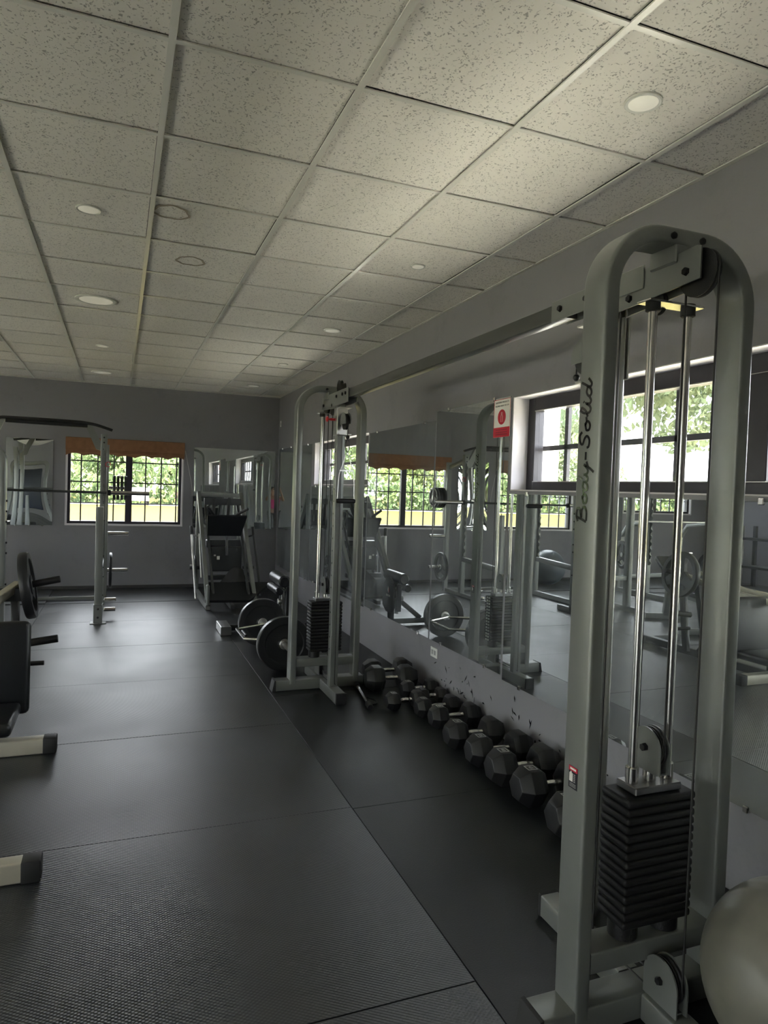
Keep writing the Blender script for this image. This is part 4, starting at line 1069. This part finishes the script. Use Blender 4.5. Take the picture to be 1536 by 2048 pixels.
b = B(); b.rtube([(-4.3,5.6,.02),(-4.3,5.6,2.1)], .08, .08, (1,0,0), .006); b.rtube([(-4.7,5.6,.04),(-3.8,5.6,.04)], .08, .07, (0,0,1), .006); b.rtube([(-4.3,5.2,.04),(-4.3,6.2,.04)], .08, .07, (0,0,1), .006); b.rtube([(-4.3,5.6,2.06),(-4.3,5.0,2.06)], .06, .06, (1,0,0), .006); b.build('frame', M['frame_dark'], UP)
b = B(); b.box((-4.45,5.35,.6), (-4.15,5.45,1.0), .03, seg=3); b.build('pad', M['vinyl'], UP)

# ------------------------------------------------------------------ signs, sockets
SG = thing('warning_sign', 'white and red warning sign with a bottle symbol on the tall mirror', 'sign', (W-.009, 3.815, 1.885))
y0, y1, z0, z1 = 3.715, 3.912, 1.885, 2.125
b = B(); b.box((W-.0105, y0, z0), (W-.0068, y1, z1), .0006); b.build('board', M['pale'], SG, smooth=False)
b = B(); xx = W-.0108
b.box((xx, y0, z0), (xx+.0009, y1, z0+.062), mi=0)
b.lathe([(0,.048),(.0008,.048)], (xx+.0003, (y0+y1)/2, 2.012), (-1,0,0), 40); b.build('red_field', M['signred'], SG, smooth=False)
b = B()
for ya, yb, za, zb in ((y0,y1,z1-.003,z1), (y0,y0+.003,z0,z1), (y1-.003,y1,z0,z1)): b.box((xx-.0003, ya, za), (xx+.0003, yb, zb))
b.build('border', M['red'], SG, smooth=False)
yc_ = (y0+y1)/2
text_mesh('SANITIZING PRODUCTS', .0150, (xx-.0004, yc_, 2.105), (0,-1,0), (0,0,1), M['ink'], 'lettering', SG, .0003)
text_mesh('REQUIRED INSIDE THE GYM', .0130, (xx-.0004, yc_, 2.083), (0,-1,0), (0,0,1), M['ink'], 'lettering', SG, .0003)
b = B(); b.tube([(xx-.001, yc_+u, 2.012+v) for u, v in ((-.010,-.030),(.010,-.030),(.010,.006),(.005,.014),(.005,.030),(-.005,.030),(-.005,.014),(-.010,.006))], .0012, 6, True); b.build('bottle_symbol', M['pale'], SG)
b = B()
for k in range(3): b.box((xx-.0004, y0+.03, z0+.014+k*.015), (xx+.0001, y1-.03, z0+.019+k*.015))
b.build('small_print', mat('dark_red_print', (.2,.01,.03), .5), SG, smooth=False)

def outlet(axis, p, label, w=.115, h=.075, name='wall_outlet'):
    t = thing(name, label, 'outlet', p)
    b = B(); c = B()
    if axis == 'X':
        b.box((p[0]-.007, p[1]-w/2, p[2]), (p[0]-.0005, p[1]+w/2, p[2]+h), .002); 
        for s in (-1, 1): c.box((p[0]-.009, p[1]+s*.022-.014, p[2]+.02), (p[0]-.0071, p[1]+s*.022+.014, p[2]+.055), .001)
    else:
        b.box((p[0]-w/2, p[1]-.007, p[2]), (p[0]+w/2, p[1]-.0005, p[2]+h), .002)
        for s in (-1, 1): c.box((p[0]+s*.022-.014, p[1]-.009, p[2]+.02), (p[0]+s*.022+.014, p[1]-.0071, p[2]+.055), .001)
    b.build('cover_plate', M['white'], t); c.build('socket', M['silvermark'], t)
outlet('X', (W, 4.69, .262), 'white wall outlet under the tall mirror, above the far dumbbells')
outlet('Y', (1.055, D, .26), 'white wall outlet on the back wall behind the leg press')
outlet('X', (W, 10.29, 2.43), 'small white box high on the right wall by the far corner', .05, .09, 'wall_sensor')

rnd = random.Random(11)
b = B()
for k in range(46):
    y = rnd.choice((4.15,4.3,4.0,3.5,3.3,2.95,2.8,4.55))+rnd.gauss(0,.09); z = .10+abs(rnd.gauss(0,.085)); l = rnd.uniform(.006,.035); w_ = rnd.uniform(.002,.006); a = rnd.uniform(0,PI)
    d = Vector((0, math.cos(a), math.sin(a))); q = Vector((0, -math.sin(a), math.cos(a))); c = Vector((W-.0011, y, z))
    if z > .32: continue
    b.prism([(-l,-w_*.3),(l*.3,-w_),(l,w_*.2),(0,w_)], (-1,0,0), .0006, c, d, q)
tag(recentre(b.build('scuff_marks', M['ink'], smooth=False)), 'black scuff marks on the low wall behind the dumbbells', 'scuff marks', None, 'stuff')

# ------------------------------------------------------------------ photographer
PX, PY = .0, -.40
P = thing('person', 'person in a pink top and black leggings raising a phone with both hands', 'person', (PX, PY, 0))
def skin_fig(name, verts, edges, rad, m, parent, sub=2):
    me = bpy.data.meshes.new(name); me.from_pydata([Vector(v) for v in verts], edges, []); 
    o = bpy.data.objects.new(name, me); COL.objects.link(o); o.parent = parent
    sk = o.modifiers.new('skin', 'SKIN')
    me.skin_vertices or None
    for i, r in enumerate(rad):
        rr = r if isinstance(r, tuple) else (r, r); me.skin_vertices[0].data[i].radius = rr
    me.skin_vertices[0].data[0].use_root = True
    sk.use_smooth_shade = True
    ss = o.modifiers.new('sub', 'SUBSURF'); ss.levels = sub; ss.render_levels = sub
    dg = bpy.context.evaluated_depsgraph_get(); dg.update()
    nm = bpy.data.meshes.new_from_object(o.evaluated_get(dg)); o.modifiers.clear(); o.data = nm
    nm.materials.clear(); nm.materials.append(m); nm.shade_smooth()
    return o
def person():
    V, E, R = [], [], []
    def add(p, r, par=None):
        V.append(p); R.append(r); i = len(V)-1
        if par is not None: E.append((par, i))
        return i
    pel = add((0,0,.80), (.125,.10)); wa = add((0,0,.95), (.10,.082), pel); ch = add((0,.0,1.10), (.125,.09), wa); sh = add((0,-.01,1.215), (.09,.07), ch)
    nk = add((0,0,1.27), .046, sh); h1 = add((0,.015,1.33), (.062,.07), nk); h2 = add((0,.012,1.40), (.072,.085), h1); h3 = add((0,.0,1.46), (.058,.068), h2)
    for s in (-1, 1):
        hp = add((s*.085,0,.74), .085, pel); kn = add((s*.095,.01,.42), .055, hp); an = add((s*.10,-.01,.09), .036, kn); hl = add((s*.10,.04,.045), .036, an); add((s*.105,.14,.03), .028, hl)
        sd = add((s*.155,-.01,1.20), .050, sh); el = add((s*.215,.13,1.12), .038, sd); wr = add((s*.085,.29,1.40), .026, el); pm = add((s*.055,.335,1.455), (.030,.018), wr)
        for k, (dx, dz, L_) in enumerate(((.0,.022,.9), (.0,.010,1.), (.0,-.002,.95), (.0,-.014,.8))):
            a = add((s*(.048), .350, 1.455+dz), .0085, pm); c = add((s*.028, .362, 1.458+dz*1.4), .008, a); add((s*(.028-.02*L_), .372, 1.46+dz*1.5), .007, c)
        th = add((s*.045,.335,1.435), .009, pm); add((s*.025,.345,1.425), .008, th)
    body = skin_fig('body', V, E, R, M['skin'], P)
    # clothing
    V, E, R = [], [], []
    a = add((0,0,.83), (.137,.112)); b_ = add((0,0,.95), (.112,.094), a); c = add((0,0,1.09), (.138,.103), b_); d = add((0,-.01,1.185), (.115,.082), c)
    for s in (-1, 1): add((s*.10,-.01,1.225), .045, d)
    skin_fig('pink_top', V, E, R, M['pink'], P)
    V, E, R = [], [], []
    a = add((0,0,.82), (.136,.110)); 
    for s in (-1, 1): hp = add((s*.085,0,.73), .094, a); kn = add((s*.095,.01,.42), .063, hp); add((s*.10,-.01,.12), .045, kn)
    skin_fig('leggings', V, E, R, M['black_cloth'], P)
    b = B(); b.ball((0,-.022,1.425), .092, 20, (.92,1.02,1.05)); b.ball((0,-.10,1.44), .045, 14); b.build('hair', M['hair'], P, local=True)
    b = B()
    for s in (-1, 1): b.ball((s*.028,.088,1.405), .010, 10)
    b.build('eye', M['white'], P, local=True)
    b = B(); b.ball((0,.098,1.385), .013, 10, (.8,1.0,1.3)); b.ball((0,.086,1.352), .018, 10, (1.2,.6,.45)); b.build('nose_and_mouth', M['skin'], P, local=True)
    for s in (-1, 1):
        b = B(); b.ball((s*.103,.075,.042), .048, 14, (.95,2.1,.85)); b.build('shoe', M['shoe'], P, local=True)
person()
b = B(); b.box((-.036,-.030,1.43), (.036,-.022,1.58), .004)
tag(recentre(b.build('smartphone', M['cap'])), 'black smartphone held up by the person in the pink top', 'phone')

# ------------------------------------------------------------------ outdoors
b = B(); b.box((-150,-80,-.5), (150,200,-.32)); structure(b.build('ground', M['grass'], smooth=False))
b = B(); b.box((-120,58.5,-.319), (120,61.5,-.30)); structure(b.build('road', M['road'], smooth=False))
b = B(); b.box((-11.5,-6,-.319), (XL-WT,12,-.06)); structure(B().box((W+WT,-6,-.319), (5.4,14,-.16)).build('bounce_walk', M['bounce_paving'], smooth=False)); structure(b.build('bounce_paving', M['bounce_paving'], smooth=False))  # unseen pale slabs, added to bounce sun through the windows onto the ceiling
def crown_mesh(n, rx, ry, rz, ls, seed, droop=0.):
    rnd = random.Random(seed); bm = bmesh.new()
    cl = [(Vector((rnd.gauss(0,.42)*rx, rnd.gauss(0,.42)*ry, rnd.uniform(-.75,.8)*rz)), rnd.uniform(.35,.6)) for _ in range(26)]
    for i in range(n):
        c, s = rnd.choice(cl); d = Vector((rnd.gauss(0,1), rnd.gauss(0,1), rnd.gauss(0,1))).normalized()*s*min(rx,rz)*rnd.uniform(.6,1)
        p = c+d; e = Euler((rnd.uniform(0,PI), rnd.uniform(0,PI), rnd.uniform(0,2*PI))); k = ls*rnd.uniform(.6,1.3)
        m3 = e.to_matrix(); q = [p+m3 @ Vector(v) for v in ((-k,-k*.35,0), (0,-k*.5,k*.1), (k,0,0), (0,k*.5,k*.1))]
        vs = [bm.verts.new(v) for v in q]; bm.faces.new(vs)
    me = bpy.data.meshes.new('crown'); bm.to_mesh(me); bm.free(); return me
def tree(x, y, h, me, m, label, group, sc=1., half=None):
    t = thing('tree', label, 'tree', (x, y, -.32), 0, group)
    mm = me.copy(); mm.materials.clear(); mm.materials.append(m)
    c = bpy.data.objects.new('crown', mm); COL.objects.link(c); c.parent = t; c.location = (0,0,h) if 'hanging' not in label else (0,.8,h); k_ = sc if half is None else half/max(dims(mm)[0], dims(mm)[1]); c.scale = (k_,k_,k_); c.rotation_euler = (0,0,random.choice((0,PI/2,PI,-PI/2)))
    b = B(); b.lathe([(0,.22*sc),(h*.5,.15*sc),(h*1.1,.06*sc)], (0,0,0), (0,0,1), 10); b.build('trunk', M['bark'], t, local=True)
    return t
cm1 = crown_mesh(5200, 3.4, 3.0, 2.9, .20, 3); cm2 = crown_mesh(5200, 3.0, 2.8, 3.3, .20, 9)
def dims(me): return [max(abs(v.co[i]) for v in me.vertices) for i in range(3)]
k = 0
for row, (yy_, sp) in enumerate(((71.5, 13.2), (88, 13.2), (104, 13.2))):
    for q in range(9):
        x = -66+sp*q+(6.6 if row == 1 else 0)
        tree(x, yy_, 3.6+.7*((q*2+row) % 3), cm1 if k % 2 else cm2, M['leaf'] if k % 3 else M['leaf2'], 'bushy green tree beyond the road behind the gym', 'trees beyond the road', 1.0, 6.2); k += 1
hb = bmesh.new(); rnd = random.Random(5)
for i in range(14000):
    x = rnd.uniform(-75,60); z = rnd.uniform(-.3,1.0)*(3.0+1.0*math.sin(x*.31)+.7*math.sin(x*1.3)); z = max(-.3, z); p = Vector((x, 63.0+rnd.uniform(0,1.2), z)); m3 = Euler((rnd.uniform(0,PI), rnd.uniform(0,PI), rnd.uniform(0,6))).to_matrix(); k = rnd.uniform(.18,.42)
    hb.faces.new([hb.verts.new(p+m3 @ Vector(v)) for v in ((-k,-k*.4,0), (0,-k*.6,k*.1), (k,0,0), (0,k*.6,k*.1))])
hm = bpy.data.meshes.new('hedge'); hb.to_mesh(hm); hb.free(); hm.materials.append(M['leaf']); ho_ = bpy.data.objects.new('hedge', hm); COL.objects.link(ho_); recentre(ho_)
tag(ho_, 'long bushy hedge behind the road, below the far trees', 'hedge')
cm3 = crown_mesh(16000, 1.6, 1.6, 1.35, .062, 21)
side = [(7.4,14.3,3.2,'leafy tree outside the farther right-hand window'), (6.8,10.5,2.35,'leafy tree behind the white column outside the nearer window'), (6.3,5.6,3.75,'leafy tree with hanging branches outside the nearer right-hand window'), (9.5,18.6,3.8,'leafy tree farther along the right side of the building')]
for k, (x, y, h, lab) in enumerate(side): tree(x, y, h, cm3, M['leaf3'], lab, None, 1.05, (1.9,2.0,2.0,2.0)[k])
for k, (x, y, h) in enumerate(((-13,1,3.0), (-13,9.5,3.2), (-13,-7.5,3.1))): tree(x, y, h, cm1, M['leaf2'], 'leafy tree outside the left wall windows, seen only in the mirrors', 'trees outside the left wall', .9, 3.9)
b = B(); b.lathe([(0,.13),(3.5,.12)], (3.9,5.72,-.32), (0,0,1), 28); b.box((3.70,5.52,-.32), (4.10,5.92,-.10), .01)
tag(recentre(b.build('porch_column', M['column'])), 'white round column outside the nearer right-hand window', 'column')
CR = thing('car', 'small white car parked on the road beyond the lawn', 'car', (1.45,60,-.30), PI/2)
b = B(); b.prism([(-2.1,.35),(-2.05,.75),(-1.5,.85),(-1.0,1.35),(.6,1.40),(1.2,.92),(2.0,.80),(2.1,.35)], (0,1,0), 1.6, (0,-.8,0)); b.build('body', M['carwhite'], CR, local=True)
b = B(); b.prism([(-1.35,.87),(-.92,1.28),(.52,1.32),(1.02,.92)], (0,1,0), 1.62, (0,-.81,0)); b.build('window', M['glassdark'], CR, local=True)
for x in (-1.3, 1.3):
    b = B(); b.lathe([(0,.2),(0,.32),(.2,.32),(.2,.2)], (x,-.85,.32), (0,1,0), 24); b.build('wheel', M['rubber'], CR, local=True)

# ------------------------------------------------------------------ light
wd = bpy.data.worlds.new('sky'); S.world = wd; wd.use_nodes = True
N, L = wd.node_tree.nodes, wd.node_tree.links
bg = N['Background']; sky = N.new('ShaderNodeTexSky'); sky.sky_type = 'HOSEK_WILKIE'; sky.turbidity = 8; sky.ground_albedo = .4; sky.sun_direction = (.3,-.35,.89)
mx = N.new('ShaderNodeMixRGB'); mx.inputs['Fac'].default_value = .75; mx.inputs[2].default_value = (.92,.96,1.0,1)
L.new(sky.outputs[0], mx.inputs[1]); L.new(mx.outputs[0], bg.inputs['Color']); bg.inputs['Strength'].default_value = 3.2
sl = bpy.data.lights.new('sun', 'SUN'); sl.energy = 15.0; sl.angle = .02; sl.color = (1,.95,.82)
so = bpy.data.objects.new('sun', sl); COL.objects.link(so); so.rotation_euler = Vector((.30,-.30,.9)).to_track_quat('Z', 'Y').to_euler(); so.location = (10,-5,20)
def portal(c, sx, sy, n):
    l = bpy.data.lights.new('window_portal', 'AREA'); l.shape = 'RECTANGLE'; l.size = sx; l.size_y = sy; l.cycles.is_portal = True; l.energy = 1
    o = bpy.data.objects.new('window_portal', l); COL.objects.link(o); o.location = c
    o.rotation_euler = (-Vector(n)).to_track_quat('Z', 'Y').to_euler()
for w in (WIN_C, WIN_D, WIN_E): portal(((w[0]+w[1])/2, D+.2, (w[2]+w[3])/2), w[1]-w[0], w[3]-w[2], (0,-1,0))
for w in (WIN_A, WIN_B): portal((W+.24, (w[0]+w[1])/2, (w[2]+w[3])/2), w[3]-w[2], w[1]-w[0], (-1,0,0))
for w in LW_FILL: portal((XL-.24, (w[0]+w[1])/2, (w[2]+w[3])/2), w[3]-w[2], w[1]-w[0], (1,0,0))
portal(((FW_FILL[0][0]+FW_FILL[0][1])/2, YF-.24, 1.1), 1.4, 2.2, (0,1,0))

# ------------------------------------------------------------------ camera
cam = bpy.data.cameras.new('camera'); co = bpy.data.objects.new('camera', cam); COL.objects.link(co); S.camera = co
cam.sensor_fit = 'VERTICAL'; cam.sensor_height = 24.; cam.lens = 24.*1370.51/2048; cam.clip_start = .02; cam.clip_end = 500
yaw, pit, rol = .3699, -.0313, .0336
fwd0 = Vector((math.sin(yaw), math.cos(yaw), 0)); right0 = Vector((math.cos(yaw), -math.sin(yaw), 0)); up0 = Vector((0,0,1))
fwd = fwd0*math.cos(pit)+up0*math.sin(pit); up = up0*math.cos(pit)-fwd0*math.sin(pit)
rr = right0*math.cos(rol)+up*math.sin(rol); uu = -right0*math.sin(rol)+up*math.cos(rol)
co.matrix_world = Matrix.Translation((0,0,HC)) @ Matrix((rr, uu, -fwd)).transposed().to_4x4()

S.view_settings.view_transform = 'Standard'; S.view_settings.look = 'None'; S.view_settings.gamma = 1.0; S.view_settings.use_curve_mapping = False
S.view_settings.exposure = 2.85
try:
    S.cycles.max_bounces = 14; S.cycles.diffuse_bounces = 8; S.cycles.glossy_bounces = 8; S.cycles.transparent_max_bounces = 16
    S.cycles.sample_clamp_indirect = 8
except Exception: pass
